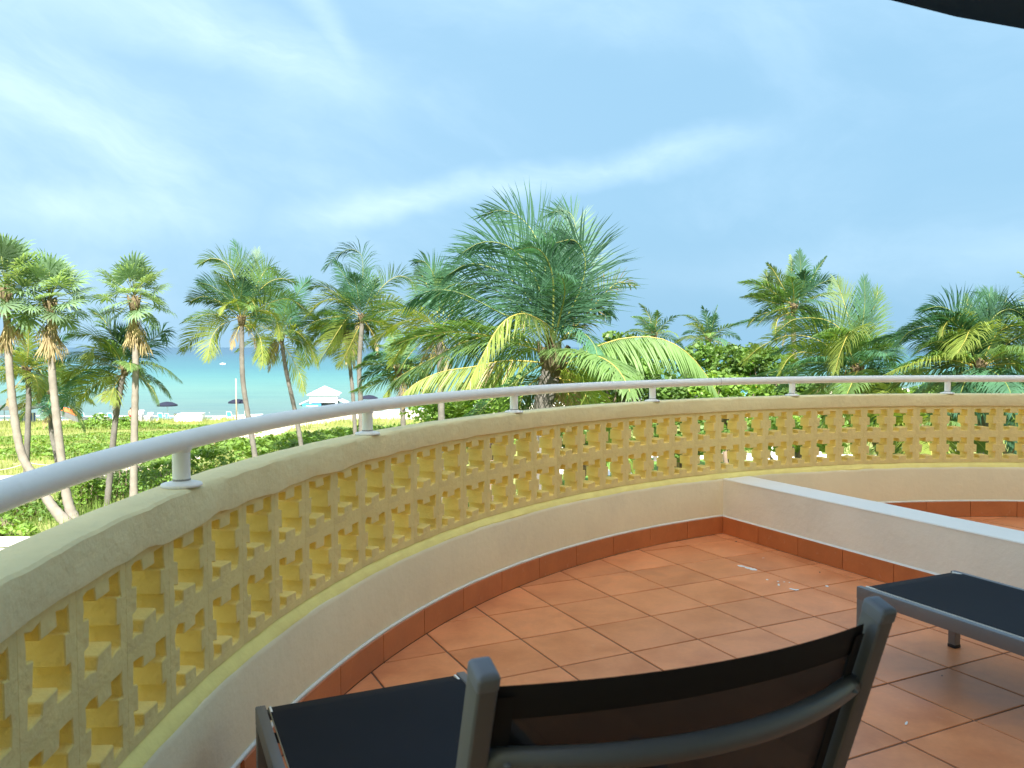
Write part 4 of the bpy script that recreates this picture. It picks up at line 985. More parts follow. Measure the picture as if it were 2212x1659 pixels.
fill(J, 5, 3.6, ('frond', 'frond_dark', 'frond_yel'), (-0.9, 0.5), 28, L=1.2, n=96, width=0.036, droop=0.9, rib=0.03, wind=-0.2)
# right group
K1 = coconut('tall ragged coconut palm on the right, its crown clear against the sky', 46, [(1722, 980), (1716, 800), (1714, 700)], T4(440, 600), 0.16, 0.13)
many(K1, 46, T4, [
    ([(450, 570), (480, 420), (495, 300), (480, 180)], 0.0, 'frond_dark', dict(k=1.2)), ([(460, 560), (560, 420), (630, 300), (690, 220)], 0.3, 'frond_dark', dict(k=1.0, L=0.6)), ([(435, 560), (420, 400), (425, 290), (415, 210)], 0.4, 'frond', dict(k=1.0, L=0.6)),
    ([(425, 570), (340, 420), (290, 330), (240, 270)], 0.2, 'frond', dict(k=0.9, L=0.7)), ([(415, 580), (270, 480), (130, 420), (30, 415)], -0.2, 'frond', dict(k=0.5)), ([(410, 600), (250, 560), (130, 520), (40, 530)], -0.4, 'frond', dict(k=0.5)),
    ([(410, 620), (260, 640), (150, 680), (90, 750)], -0.6, 'frond', dict(k=0.7)), ([(460, 570), (560, 480), (650, 420), (730, 400), (720, 470)], -0.2, 'frond_dark', dict(k=0.8)), ([(465, 590), (600, 530), (730, 500), (890, 515)], -0.4, 'frond', dict(k=0.3, L=0.6)),
    ([(430, 640), (330, 680), (300, 780), (310, 860)], -1.0, 'frond_yel', dict(k=0.7)), ([(420, 570), (320, 540), (240, 420), (230, 330)], 0.9, 'frond', dict(k=0.9)), ([(450, 570), (520, 420), (520, 330)], -0.9, 'frond_dark', dict(k=0.9)),
    ([(400, 640), (250, 700), (60, 720), (-60, 760)], 0.4, 'frond_dark', dict(k=0.3)), ([(450, 620), (560, 640), (640, 720)], -0.5, 'frond', dict(k=0.6)),
], L=1.1, n=62, width=0.052, droop=0.55, rib=0.03, wind=-0.2)
K2 = coconut('bushy coconut palm at rail height on the right with a dark upright spear leaf', 29, [(1856, 1010), (1854, 900), (1854, 850)], T4(930, 1090), 0.18, 0.17)
many(K2, 29, T4, [
    ([(945, 1060), (960, 860), (975, 700), (988, 560), (985, 400)], 0.0, 'frond_dark', dict(k=2.0, droop=0.15, a0=48, a1=14, L=1.2)), ([(955, 1060), (1000, 860), (1040, 680), (1090, 480)], 0.3, 'frond', dict(k=1.2, droop=0.3)),
    ([(915, 1040), (850, 860), (760, 740), (620, 690), (440, 700), (320, 790)], -0.6, 'frond', dict(k=1.0, droop=0.5)), ([(910, 1080), (800, 1050), (660, 980), (500, 950), (400, 1000), (330, 1120)], -1.2, 'frond_yel', dict(k=0.9, droop=0.6)),
    ([(925, 1050), (910, 900), (890, 790), (850, 830), (790, 980), (760, 1100)], -2.4, 'frond_yel', dict(k=0.5, droop=1.0)), ([(950, 1080), (1060, 980), (1150, 970), (1220, 1020)], 0.2, 'frond', dict(k=0.4, droop=1.0)),
    ([(925, 1040), (880, 780), (830, 580), (770, 400)], 0.6, 'frond', dict(k=1.2, droop=0.3)), ([(915, 1060), (760, 900), (600, 790), (450, 760), (300, 850)], 0.4, 'frond_dark', dict(k=0.7, droop=0.7)),
    ([(940, 1110), (990, 1180), (1020, 1290), (1010, 1380)], -2.0, 'frond_yel', dict(k=0.9, droop=0.8)), ([(910, 1110), (780, 1160), (660, 1230), (560, 1310)], -0.8, 'frond', dict(k=0.6, droop=0.9, deadp=0.15)), ([(900, 1090), (700, 1050), (500, 1060), (300, 1100), (150, 1130)], 0.3, 'frond_dark', dict(k=0.4, droop=1.0)),
    ([(945, 1100), (1060, 1100), (1140, 1180), (1160, 1290)], -0.6, 'frond_dark', dict(k=0.4, droop=1.1)), ([(930, 1050), (1000, 950), (1080, 900), (1120, 860)], -1.0, 'frond', dict(k=0.8)), ([(905, 1070), (650, 870), (420, 820), (200, 900), (60, 1020)], 0.7, 'frond_yel', dict(k=0.8, droop=0.7)),
], L=1.35, n=78, width=0.030, droop=0.6, rib=0.03, wind=-0.15)
K3 = coconut('dense dark green coconut palm near the right end of the rail', 25, [(2128, 1010), (2124, 880), (2122, 850)], T4(1860, 1060), 0.20, 0.18)
many(K3, 25, T4, [
    ([(1840, 1030), (1790, 860), (1720, 720), (1660, 690), (1600, 750), (1580, 830)], -1.4, 'frond_yel', dict(k=0.6, droop=0.5, L=0.75)), ([(1845, 1020), (1800, 820), (1690, 660), (1560, 600), (1430, 630)], 0.2, 'frond_dark', dict(k=1.0, droop=0.5)),
    ([(1870, 1010), (1910, 820), (1990, 670), (2110, 620), (2230, 680)], -0.3, 'frond_dark', dict(k=0.7, droop=0.7)), ([(1830, 1040), (1700, 920), (1540, 870), (1390, 950)], -0.8, 'frond', dict(k=0.6, droop=0.7)),
    ([(1820, 1060), (1650, 1010), (1480, 1010), (1300, 1060), (1170, 1115)], -1.2, 'frond_yel', dict(k=0.35, droop=1.0)), ([(1835, 1030), (1680, 820), (1520, 750), (1340, 790), (1250, 880)], 0.6, 'frond_dark', dict(k=0.7, droop=0.6)),
    ([(1890, 1030), (1990, 830), (2100, 750), (2230, 750)], -0.8, 'frond', dict(k=0.6, droop=0.8)), ([(1865, 1010), (1910, 780), (1945, 620), (1945, 500)], 0.4, 'frond_dark', dict(k=1.3, droop=0.3)), ([(1855, 1010), (1830, 780), (1790, 640), (1770, 520)], 0.7, 'frond', dict(k=1.3, droop=0.3, L=0.7)),
    ([(1860, 1030), (1850, 860), (1800, 780), (1760, 860), (1700, 960)], -2.0, 'frond_yel', dict(k=0.5, droop=0.9)), ([(1890, 1060), (2040, 1000), (2180, 1040), (2290, 1150)], -0.6, 'frond', dict(k=0.4, droop=1.0)), ([(1830, 1090), (1650, 1130), (1480, 1190), (1380, 1280)], -0.4, 'frond_dark', dict(k=0.5, droop=1.0)),
    ([(1880, 1080), (1990, 1130), (2080, 1230), (2120, 1330)], -1.0, 'frond_yel', dict(k=0.6, droop=1.0)), ([(1845, 1080), (1760, 1180), (1720, 1290), (1710, 1400)], -1.6, 'frond_dark', dict(k=0.6, droop=1.0)), ([(1880, 1020), (2020, 700), (2080, 520)], 0.9, 'frond_dark', dict(k=1.0, droop=0.4)),
    ([(1850, 1040), (1750, 1000), (1640, 920), (1560, 940)], 0.9, 'frond', dict(k=0.6)), ([(1900, 1060), (2100, 920), (2250, 900)], 0.5, 'frond_dark', dict(k=0.4, droop=1.0)), ([(1860, 1100), (1900, 1250), (1900, 1400)], -1.2, 'frond', dict(k=0.7, droop=1.0)),
], L=1.35, n=78, width=0.030, droop=0.7, rib=0.03, wind=-0.15)
fill(K1, 8, 2.6, ('frond', 'frond_dark'), (-0.4, 1.2), 31, L=1.0, n=52, width=0.05, droop=0.7, rib=0.03, wind=-0.2)
fill(K2, 15, 3.4, ('frond', 'frond_dark', 'frond_yel'), (-0.9, 0.9), 32, L=1.25, n=84, width=0.042, droop=0.8, rib=0.03, wind=-0.15)
fill(K3, 15, 3.2, ('frond', 'frond_dark', 'frond_dark'), (-0.9, 0.9), 33, L=1.2, n=84, width=0.042, droop=0.8, rib=0.03, wind=-0.15)
K4 = coconut('coconut palm at the right frame edge, only its left leaves in view', 30, [(2262, 1010), (2262, 820)], (2262, 730), 0.17, 0.14)
fill(K4, 16, 3.2, ('frond', 'frond_dark', 'frond_yel'), (-0.5, 1.3), 8, L=0.9, n=44, width=0.042, droop=0.7, rib=0.03, wind=-0.2)
K5 = coconut('small distant palm top left of a broadleaf crown, first right of the big palm', 60, [(1415, 960), (1414, 760)], (1413, 725), 0.15, 0.12)
fill(K5, 13, 2.4, ('frond', 'frond_dark'), (-0.1, 1.4), 11, L=0.8, n=28, width=0.06, droop=0.7, rib=0.03, wind=-0.35)
K6 = coconut('small distant palm with twin tufts, second right of the big palm', 56, [(1540, 960), (1535, 770)], (1530, 735), 0.15, 0.12)
fill(K6, 15, 2.6, ('frond', 'frond_dark', 'frond_yel'), (-0.2, 1.4), 12, L=0.8, n=28, width=0.06, droop=0.7, rib=0.03, wind=-0.35)
K7 = coconut('low yellowing coconut palm whose hanging leaves show through the pierced blocks', 24, [(1985, 1050), (1985, 960)], (1980, 935), 0.17, 0.15)
fill(K7, 15, 2.4, ('frond_yel', 'frond', 'frond_yel'), (-0.7, 0.75), 14, L=1.05, n=54, width=0.055, droop=0.9, rib=0.03, wind=-0.1)

# fan palms on the left
def fan_mesh(seed, petiole=0.95, rad=0.78, nseg=22, spread=4.5, m='fan', drop=0.5):
    r = random.Random(seed); mb = MB(); mb.tube([(0, 0, 0), (petiole * 0.5, 0, 0.04), (petiole, 0, 0)], [0.022, 0.016, 0.012], 5, 1)
    for i in range(nseg):
        a = -spread / 2 + spread * (i + 0.5) / nseg + r.gauss(0, 0.03); l = rad * (0.72 + 0.28 * math.cos(a * 0.5)) * r.uniform(0.92, 1.08); d = Vector((math.cos(a), math.sin(a), 0)); s = Vector((-d.y, d.x, 0))
        o = Vector((petiole, 0, 0)); fold = 0.03 * (1 if i % 2 else -1); w0 = 0.5 * l * spread / nseg * 0.62
        p1 = o + d * l * 0.5 + Vector((0, 0, fold)); p2 = o + d * l * 0.8 + Vector((0, 0, -0.06 * drop * r.uniform(0.5, 1.5))); p3 = o + d * l + Vector((0, 0, -0.25 * drop * r.uniform(0.5, 1.6)))
        mb.add([o, p1 - s * w0, p1 + s * w0, p2 - s * w0 * 0.5, p2 + s * w0 * 0.5, p3], [(0, 1, 2), (1, 3, 4, 2), (3, 5, 4)], 0)
    me = mb.mesh('fan_leaf'); me.materials.append(M[m]); me.materials.append(M['rib_green'] if m == 'fan' else M['dead']); return me
FANS = [fan_mesh(s) for s in range(3)]
DEADF = [fan_mesh(9 + s, 0.75, 0.85, 9, 0.9, 'dead', 0.5) for s in range(2)]
def fan_palm(label, Y, trunk_px, crown_px, nl=34, nd=9, r0=0.20, r1=0.13, sc=1.0, seed=0):
    r = random.Random(seed); pts = [at(x, y, Y=Y) for x, y in trunk_px]; b = pts[0]; base = Vector((b.x, b.y, gz(b.x, b.y))); c = at(*crown_px, Y=Y)
    if b.z > base.z + 0.3: pts = [base] + pts
    else: pts[0] = base
    pal = thing('fan_palm', label, 'palm', base, 0, 'fan palms at the left'); trunk_obj(pal, [p - base for p in pts] + [c - base], r0, r1, 'trunk_pale', 1.5); c = c - base
    for i in range(nl):
        az = 2 * PI * i * 0.618 + r.uniform(-.2, .2); el = math.radians(-48 + 128 * (i / (nl - 1)) ** 0.9) ; o = obj('fan_leaf', FANS[i % 3], pal)
        o.matrix_local = Matrix.Translation(c + Vector((0, 0, 0.35 * i / nl))) @ Matrix.Rotation(az, 4, 'Z') @ Matrix.Rotation(-el, 4, 'Y') @ Matrix.Rotation(r.uniform(-.5, .5), 4, 'X') @ Matrix.Scale(sc * r.uniform(0.85, 1.1), 4)
    for i in range(nd):
        az = 2 * PI * i * 0.618 + 1; o = obj('dead_leaf', DEADF[i % 2], pal)
        o.matrix_local = Matrix.Translation(c + Vector((0, 0, 0.1 - 0.9 * r.random()))) @ Matrix.Rotation(az, 4, 'Z') @ Matrix.Rotation(math.radians(r.uniform(66, 88)), 4, 'Y') @ Matrix.Rotation(r.uniform(-.6, .6), 4, 'X') @ Matrix.Scale(sc * r.uniform(0.8, 1.25), 4)
    sheath(pal, c + Vector((0, 0, -0.1)), 0.17 * sc, 0.6 * sc); return pal
fan_palm('tallest fan palm at the left frame edge on a pale strongly curved trunk', 38, [(146, 1160), (110, 1090), (74, 1031), (45, 975), (27, 867), (17, 740)], (14, 630), 30, 8, 0.22, 0.15, 1.4, 1)
fan_palm('fan palm second from the left, its trunk meeting the curved one at the foot', 38.5, [(162, 1150), (146, 1080), (134, 1002), (121, 890), (113, 810), (110, 720)], (108, 655), 28, 12, 0.22, 0.14, 1.25, 2)
fan_palm('fan palm standing alone with straw coloured dead skirt and straight pale trunk', 41, [(289, 1092), (289, 1040), (291, 900), (293, 790), (291, 720)], (290, 650), 27, 14, 0.20, 0.13, 1.22, 3)

# ------------------------------------------------------------------ furniture on the balcony
def rbox(mb_name, mats, parent, boxes, bevel=0.004):
    mb = MB()
    for c, s, R in boxes: mb.box(c, s, 0, R)
    return mb.build(mb_name, mats, parent, bevel=bevel)
def uv_grid(name, rows, m, parent, thick=0.0):
    """sheet through rows of points, with UVs in metres"""
    nr, nc = len(rows), len(rows[0]); me = bpy.data.meshes.new(name); v = [tuple(p) for r in rows for p in r]
    f = [(i * nc + j, i * nc + j + 1, (i + 1) * nc + j + 1, (i + 1) * nc + j) for i in range(nr - 1) for j in range(nc - 1)]
    me.from_pydata(v, [], f); uvl = me.uv_layers.new(name='UVMap'); L = []
    def dist(a, b): return (Vector(a) - Vector(b)).length
    V = [0.0]
    for i in range(1, nr): V.append(V[-1] + dist(rows[i][0], rows[i - 1][0]))
    wd = dist(rows[0][0], rows[0][-1])
    for q in me.polygons:
        q.use_smooth = True
        for li in q.loop_indices:
            k = me.loops[li].vertex_index; uvl.data[li].uv = (wd * (k % nc) / (nc - 1), V[k // nc])
    me.materials.append(m); return link(bpy.data.objects.new(name, me), parent)

# the chair: local x to the right, y forward (towards the sea), origin on the floor under the middle of the back top
TL, TR = Vector((-0.029, 0.824, 0.88)), Vector((0.468, 1.031, 0.88))
cmid = (TL + TR) / 2; cax = (TR - TL).normalized(); crz = math.atan2(cax.y, cax.x); CW = (TR - TL).length / 2
ch = thing('patio_chair', 'aluminium patio chair with black mesh sling back seen from behind in front of the camera', 'chair', (cmid.x, cmid.y, 0), crz)
LEAN = 0.33
def cp(x, s, y=0.0): return Vector((x, s * LEAN + y, 0.88 - s))
for sx in (-1, 1):
    mb = MB(); S = [0, 0.012, 0.2, 0.40, 0.46]
    mb.tube([cp(sx * CW, 0.004), cp(sx * CW, 0.25), cp(sx * CW, 0.44)], 0.0180, 4, smooth=False, flat=(0.95, 1.35), upv=(0, 1, 0))
    pst = mb.build('back_post', M['alu'], ch, bevel=0.006, seg=3)
    mb = MB(); mb.tube([cp(sx * CW, 0.010), cp(sx * CW, -0.006), cp(sx * CW, -0.011)], [0.0190, 0.0190, 0.0160], 4, smooth=False, flat=(0.95, 1.35), upv=(0, 1, 0)); mb.build('end_cap', M['alu_dark'], pst, bevel=0.006, seg=3)
    mb = MB(); mb.tube([cp(sx * CW, 0.44), Vector((sx * CW, 0.10, 0.22)), Vector((sx * (CW + 0.01), 0.03, 0.012))], 0.019, 4, smooth=False, flat=(0.95, 1.3), upv=(0, 1, 0)); lg = mb.build('leg', M['alu'], ch, bevel=0.005)
    mb = MB(); mb.box((sx * (CW + 0.01), 0.029, 0.007), (0.032, 0.04, 0.014)); mb.build('foot', M['black'], lg, bevel=0.003)
    mb = MB(); mb.tube([Vector((sx * CW, 0.55, 0.43)), Vector((sx * CW, 0.575, 0.22)), Vector((sx * (CW + 0.01), 0.59, 0.012))], 0.019, 4, smooth=False, flat=(0.95, 1.3), upv=(0, 1, 0)); lg = mb.build('leg', M['alu'], ch, bevel=0.005)
    mb = MB(); mb.box((sx * (CW + 0.01), 0.591, 0.007), (0.032, 0.04, 0.014)); mb.build('foot', M['black'], lg, bevel=0.003)
    mb = MB(); mb.tube([Vector((sx * CW, 0.14, 0.415)), Vector((sx * CW, 0.35, 0.40)), Vector((sx * CW, 0.60, 0.435))], 0.019, 4, smooth=False, flat=(0.95, 1.2), upv=(0, 0, 1)); mb.build('seat_rail', M['alu'], ch, bevel=0.005)
mb = MB(); mb.tube([Vector((-CW, 0.52, 0.39)), Vector((CW, 0.52, 0.39))], 0.012, 10); mb.build('stretcher', M['alu'], ch)
mb = MB(); nb = 25; pb = []
for i in range(nb):
    f = i / (nb - 1) * 2 - 1; pb.append(cp(f * (CW - 0.012), 0.105, -0.062 * (1 - f * f) - 0.004))
mb.tube(pb, 0.0145, 10, flat=(0.85, 1.0), upv=(0, 0, 1)); mb.build('back_bar', M['alu'], ch)
mb = MB()
for f in (-0.93, 0.93):
    q = cp(f * (CW - 0.012), 0.105, -0.062 * (1 - f * f) - 0.017); mb.lathe([(0.0, 0.003), (0.004, 0.002), (0.005, 0.0)], 8, q)
mb.build('rivet', M['alu_dark'], ch)
def sling_row(s, dy, n=17, hw=CW - 0.016):
    return [cp(hw * (i / (n - 1) * 2 - 1), s, -dy * (1 - (i / (n - 1) * 2 - 1) ** 2) + 0.004) for i in range(n)]
rows = [sling_row(0.024 + (0.455 - 0.024) * k / 14, 0.034 * (1 - 0.25 * k / 14)) for k in range(15)]
last = rows[-1]
for k in range(1, 10):
    f = k / 9; rows.append([Vector((p.x, 0.165 + 0.42 * f, 0.425 - 0.03 * math.sin(PI * f) * (1 - (p.x / CW) ** 2) - 0.005 + 0.008 * f)) for p in last])
uv_grid('sling', rows, M['sling'], ch)
hem = [sling_row(0.018 + 0.042 * k / 4, 0.034) for k in range(5)]
hem = [[p + Vector((0, -0.0035 if 0 < k < 4 else -0.0012, 0)) for p in r] for k, r in enumerate(hem)]
uv_grid('hem', hem, M['sling_hem'], ch)
for sx in (-1, 1):
    e = [[cp(sx * (CW - 0.016 - 0.020 * j / 2), 0.03 + 0.42 * k / 10, -0.034 * (1 - (1 - 0.045 * j) ** 2) - 0.0022) for j in range(3)] for k in range(11)]
    uv_grid('side_hem', e, M['sling_hem'], ch)

def footstool(label, a, b, L, name='footstool'):
    """a, b: left and right top corners of the edge that faces the sea"""
    a, b = Vector(a), Vector(b); h = a.z; ax = (b - a).normalized(); W_ = (b - a).length; mid = (a + b) / 2
    st = thing(name, label, 'footstool', (mid.x, mid.y, 0), math.atan2(ax.y, ax.x), 'sling footstools on the balcony')
    hw = W_ / 2
    for sx in (-1, 1):
        fr = rbox('side_rail', M['alu'], st, [((sx * (hw - 0.0125), -L / 2, h - 0.024), (0.025, L, 0.048), None)], 0.004)
        rbox('sling_channel', M['white_paint'], fr, [((sx * (hw - 0.034), -L / 2, h - 0.004), (0.006, L - 0.03, 0.010), None)], 0.001)
        for y in (-0.018, -L + 0.018):
            lg = rbox('leg', M['alu'], st, [((sx * (hw - 0.0165), y, (h - 0.046) / 2 + 0.006), (0.032, 0.034, h - 0.058), None)], 0.004)
            rbox('foot', M['black'], lg, [((sx * (hw - 0.0165), y, 0.007), (0.034, 0.036, 0.014), None)], 0.003)
    for y in (-0.014, -L + 0.014): rbox('end_bar', M['alu'], st, [((0, y, h - 0.022), (W_ - 0.052, 0.022, 0.022), None)], 0.004)
    mb = MB(); mb.tube([(-hw + 0.03, -0.06, h - 0.06), (-hw * 0.5, -0.06, h - 0.085), (hw * 0.5, -0.06, h - 0.085), (hw - 0.03, -0.06, h - 0.06)], 0.012, 8); mb.build('brace', M['black'], st)
    rows = []; nr, nc = 13, 11
    for i in range(nr):
        f = i / (nr - 1); y = -0.002 - (L - 0.004) * f; edge = 0.010 if i in (0, nr - 1) else 0.0
        rows.append([Vector(((hw - 0.031) * (j / (nc - 1) * 2 - 1), y, h + 0.002 - edge - 0.012 * math.sin(PI * f) * math.sin(PI * j / (nc - 1)))) for j in range(nc)])
    rows = [[p + Vector((0, 0, -0.016)) for p in rows[0]]] + rows + [[p + Vector((0, 0, -0.016)) for p in rows[-1]]]
    uv_grid('sling', rows, M['sling_blue'], st)
    return st
footstool('dark sling footstool standing right in front of the mesh backed chair, left of it', at(551, 1526, z=0.31), at(1003, 1449, z=0.31), 0.66)
footstool('dark sling footstool by the low divider wall at the right edge', at(1850, 1266, z=0.31), at(2062, 1231, z=0.31), 0.74)

# navy parasol whose rim shows in the top right corner
PX, PY, PR, PZ = 1.16, 0.16, 1.25, 1.762
ps = thing('parasol', 'dark navy parasol rim reaching into the top right corner of the view', 'parasol', (PX, PY, 0))
mb = MB(); mb.tube([(0, 0, 0.05), (0, 0, 2.22)], 0.019, 12); mb.build('pole', M['alu'], ps)
mb = MB(); mb.lathe([(0.0, 0.0), (0.24, 0.0), (0.25, 0.012), (0.24, 0.05), (0.05, 0.075), (0.03, 0.20), (0.021, 0.20)], 24); mb.build('base', M['alu_dark'], ps)
mb = MB(); nA, nR = 48, 6; vs = []
for i in range(nR + 1):
    f = i / nR
    for k in range(nA):
        a = 2 * PI * k / nA; sc_ = 1 - 0.018 * abs(math.sin(4 * a)) * f; r = PR * f * sc_; vs.append((r * math.cos(a), r * math.sin(a), 2.2 - (2.2 - PZ) * f ** 1.15 - 0.02 * math.sin(PI * f) * abs(math.sin(4 * a))))
fs = [(i * nA + k, i * nA + (k + 1) % nA, (i + 1) * nA + (k + 1) % nA, (i + 1) * nA + k) for i in range(nR) for k in range(nA)]
b0 = len(vs); vs += [(x * 1.002, y * 1.002, z - 0.035) for x, y, z in vs[nR * nA:(nR + 1) * nA]]; fs += [(nR * nA + k, nR * nA + (k + 1) % nA, b0 + (k + 1) % nA, b0 + k) for k in range(nA)]
mb.add(vs, fs, smooth=True); mb.build('canopy', M['navy'], ps)
for k in range(8):
    a = 2 * PI * k / 8; mb = MB(); mb.tube([(0.03 * math.cos(a), 0.03 * math.sin(a), 2.17)] + [(PR * f * math.cos(a), PR * f * math.sin(a), 2.2 - (2.2 - PZ) * f ** 1.15 - 0.018) for f in (0.35, 0.7, 0.985)], 0.006, 6); mb.build('rib', M['alu'], ps)

# ------------------------------------------------------------------ lower terrace wall at the left
tw = thing('terrace_wall', 'sunlit cream wall with white cap of the lower terrace at the lower left', 'wall', (-7.5, 13.5, -7.2))
zt_ = at(0, 1170, Y=13.5).z; zl = zt_ + 7.2
mb = MB(); mb.box((-1.5, 0.15, (zl - 0.16) / 2), (9, 0.26, zl - 0.16)); mb.build('masonry', M['facade'], tw)
mb = MB(); mb.box((-1.5, 0.15, zl - 0.115), (9.1, 0.36, 0.07)); mb.box((-1.5, 0.15, zl - 0.035), (9.2, 0.44, 0.07)); mb.build('cap', M['white_paint'], tw, bevel=0.012)

# ------------------------------------------------------------------ rope fences along the path
def rope_fence(label, posts, h=0.95):
    b = Vector(posts[0]); b = Vector((b.x, b.y, gz(b.x, b.y))); fe = thing('rope_fence', label, 'fence', b, 0, 'rope fences along the sand path')
    tops = []
    for p in posts:
        z = gz(p[0], p[1]); mb = MB(); mb.tube([Vector((p[0], p[1], z - 0.2)) - b, Vector((p[0], p[1], z + h)) - b], 0.06, 8); mb.build('post', M['wood'], fe); tops.append(Vector((p[0], p[1], z + h * 0.88)) - b)
    for a, c in zip(tops, tops[1:]):
        mb = MB(); mb.tube([a.lerp(c, t) + Vector((0, 0, -0.38 * 4 * t * (1 - t) * 0.8)) for t in [i / 8 for i in range(9)]], 0.022, 6); mb.build('rope', M['rope'], fe)
g = lambda x, y: tuple(G(x, y))
rope_fence('rope fence on the dune side of the sand path crossing behind the leaning palms', [g(-60, 1040), g(60, 1026), g(165, 1017), g(255, 1000), g(340, 975)])
rope_fence('short posts and rope on the near side of the sand path beside the dark trunk', [g(14, 1084), g(120, 1072), g(208, 1062), g(300, 1036), g(385, 1012)], 0.8)
rope_fence('rope fence with slack white rope behind the hedge under the rail', [g(560, 945), g(621, 934), g(664, 926), g(701, 918), g(760, 908)], 1.0)

# ------------------------------------------------------------------ white garden balustrade glimpsed through the blocks
gw = thing('garden_wall', 'low white garden wall with capped square pillars seen through the pierced blocks', 'wall', (4, 62.5, -7.2))
wl = lambda i: Vector((4 + i * 3.1, 62.5 - i * 0.35, 0))
for i in range(15):
    p = wl(i) - Vector((4, 62.5, 0)); z = 0
    mb = MB(); mb.box(p + Vector((0, 0, 0.45)), (0.5, 0.5, 0.9)); pl = mb.build('pillar', M['fence_white'], gw)
    mb = MB(); mb.box(p + Vector((0, 0, 0.95)), (0.66, 0.66, 0.10)); mb.box(p + Vector((0, 0, 1.03)), (0.56, 0.56, 0.06)); mb.build('cap', M['fence_white'], pl)
    if i < 14:
        q = wl(i + 1) - Vector((4, 62.5, 0)); m_ = (p + q) / 2; mb = MB(); mb.box(m_ + Vector((0, 0, 0.25)), (2.58, 0.2, 0.5), 0, Matrix.Rotation(math.atan2(-0.35, 3.1), 3, 'Z')); mb.build('panel', M['fence_white'], gw)

# ------------------------------------------------------------------ on the beach
def beach(px, py):
    z = -7.75
    for _ in range(12):
        p = at(px, py, z=z); z = gz(p.x, p.y)
    return Vector((p.x, p.y, z))
def lay(name, label, cat, px, py, rz=0.0, group=None): return thing(name, label, cat, beach(px, py), rz, group)
# white two-tier hut
hut = lay('beach_hut', 'white beach hut with pyramid roof, lower skirt roofs and blue counter at the water', 'hut', 702, 893, 0.12)
hut.scale = (1.18, 1.18, 1.28)
def pyr(name, hw, hd, z0, z1, tk=0.10, top=0.0):
    mb = MB(); mb.add([(-hw, -hd, z0), (hw, -hd, z0), (hw, hd, z0), (-hw, hd, z0), (-hw, -hd, z0 + tk), (hw, -hd, z0 + tk), (hw, hd, z0 + tk), (-hw, hd, z0 + tk), (-top, -top, z1), (top, -top, z1), (top, top, z1), (-top, top, z1)],
        [(3, 2, 1, 0), (0, 1, 5, 4), (1, 2, 6, 5), (2, 3, 7, 6), (3, 0, 4, 7), (4, 5, 9, 8), (5, 6, 10, 9), (6, 7, 11, 10), (7, 4, 8, 11), (8, 9, 10, 11)]); return mb.build(name, M['roof_white'], hut)
pyr('roof', 2.15, 2.15, 2.55, 3.65, 0.12, 0.05); mb = MB(); mb.box((0, 0, 2.1), (3.7, 3.7, 0.95)); mb.build('wall', M['roof_white'], hut)
for sx in (-1, 1):
    for sy in (-1, 1): mb = MB(); mb.box((sx * 1.75, sy * 1.75, 0.85), (0.18, 0.18, 1.7)); mb.build('post', M['roof_white'], hut)
    mb = MB(); mb.add([(sx * 1.86, -1.9, 2.05), (sx * 1.86, 1.9, 2.05), (sx * 3.2, 1.9, 1.5), (sx * 3.2, -1.9, 1.5), (sx * 1.86, -1.9, 1.95), (sx * 1.86, 1.9, 1.95), (sx * 3.2, 1.9, 1.4), (sx * 3.2, -1.9, 1.4)], [(0, 1, 2, 3), (7, 6, 5, 4), (2, 6, 7, 3), (0, 3, 7, 4), (1, 5, 6, 2)]); mb.build('side_roof', M['roof_white'], hut)
mb = MB(); mb.box((-1.55, -1.95, 0.95), (2.5, 0.12, 1.1)); ct = mb.build('counter', M['blue_panel'], hut)
mb = MB(); mb.box((-1.5, -2.02, 1.2), (1.6, 0.02, 0.16)); mb.build('counter_stripe', M['white_plastic'], ct)
mb = MB(); mb.box((0.3, 0.4, 0.8), (2.0, 0.1, 1.6)); mb.build('back_panel', M['roof_white'], hut)

# chairs
def make_chair(fab, reclined=False):
    c = thing('beach_chair', '', 'chair', (0, 0, 0)); fr = MB()
    for sx in (-.29, .29):
        fr.tube([(sx, -0.28, 0), (sx, -0.25, 0.34), (sx, 0.30, 0.36), (sx, 0.34, 0)], 0.022, 6); fr.tube([(sx, 0.24, 0.32), (sx, 0.36, 0.62), (sx, 0.50, 0.98)], 0.022, 6); fr.tube([(sx, -0.30, 0.34), (sx, -0.30, 0.58), (sx, 0.38, 0.60)], 0.02, 6)
    fr.tube([(-.29, 0.50, 0.98), (.29, 0.50, 0.98)], 0.022, 6); fr.build('frame', M['white_plastic'], c)
    s = MB(); s.box((0, 0.0, 0.36), (0.52, 0.56, 0.025)); s.build('seat', M[fab], c)
    b = MB(); b.box((0, 0.40, 0.66), (0.52, 0.025, 0.62), 0, Matrix.Rotation(-0.36, 3, 'X')); b.build('backrest', M[fab], c); return c
CG = 'white framed chairs lined up along the beach'
spots = [(178, 908, 'teal', 'white and teal beach chair farthest left behind the orange tarp edge'), (224, 908, 'teal', 'white and teal beach chair just left of the dark leaning trunk'), (241, 908, 'teal', 'white and teal beach chair half behind the dark leaning trunk'),
    (349, 908, 'teal', 'white beach chair under the lone navy umbrella, left of the blue one'), (366, 909, 'blue', 'bright blue beach chair under the lone navy umbrella'), (460, 904, 'teal', 'beach chair turned sideways, first right of the white storage box'),
    (482, 902, 'teal', 'higher backed beach chair, second right of the white storage box'), (497, 905, 'teal', 'low beach chair left of the thin pole'), (507, 902, 'teal', 'beach chair with seated bather behind the thin pole'), (522, 901, 'teal', 'beach chair with seated bather left of the grey palm trunk'), (536, 905, 'teal', 'beach chair right of the grey palm trunk')]
protos = {}
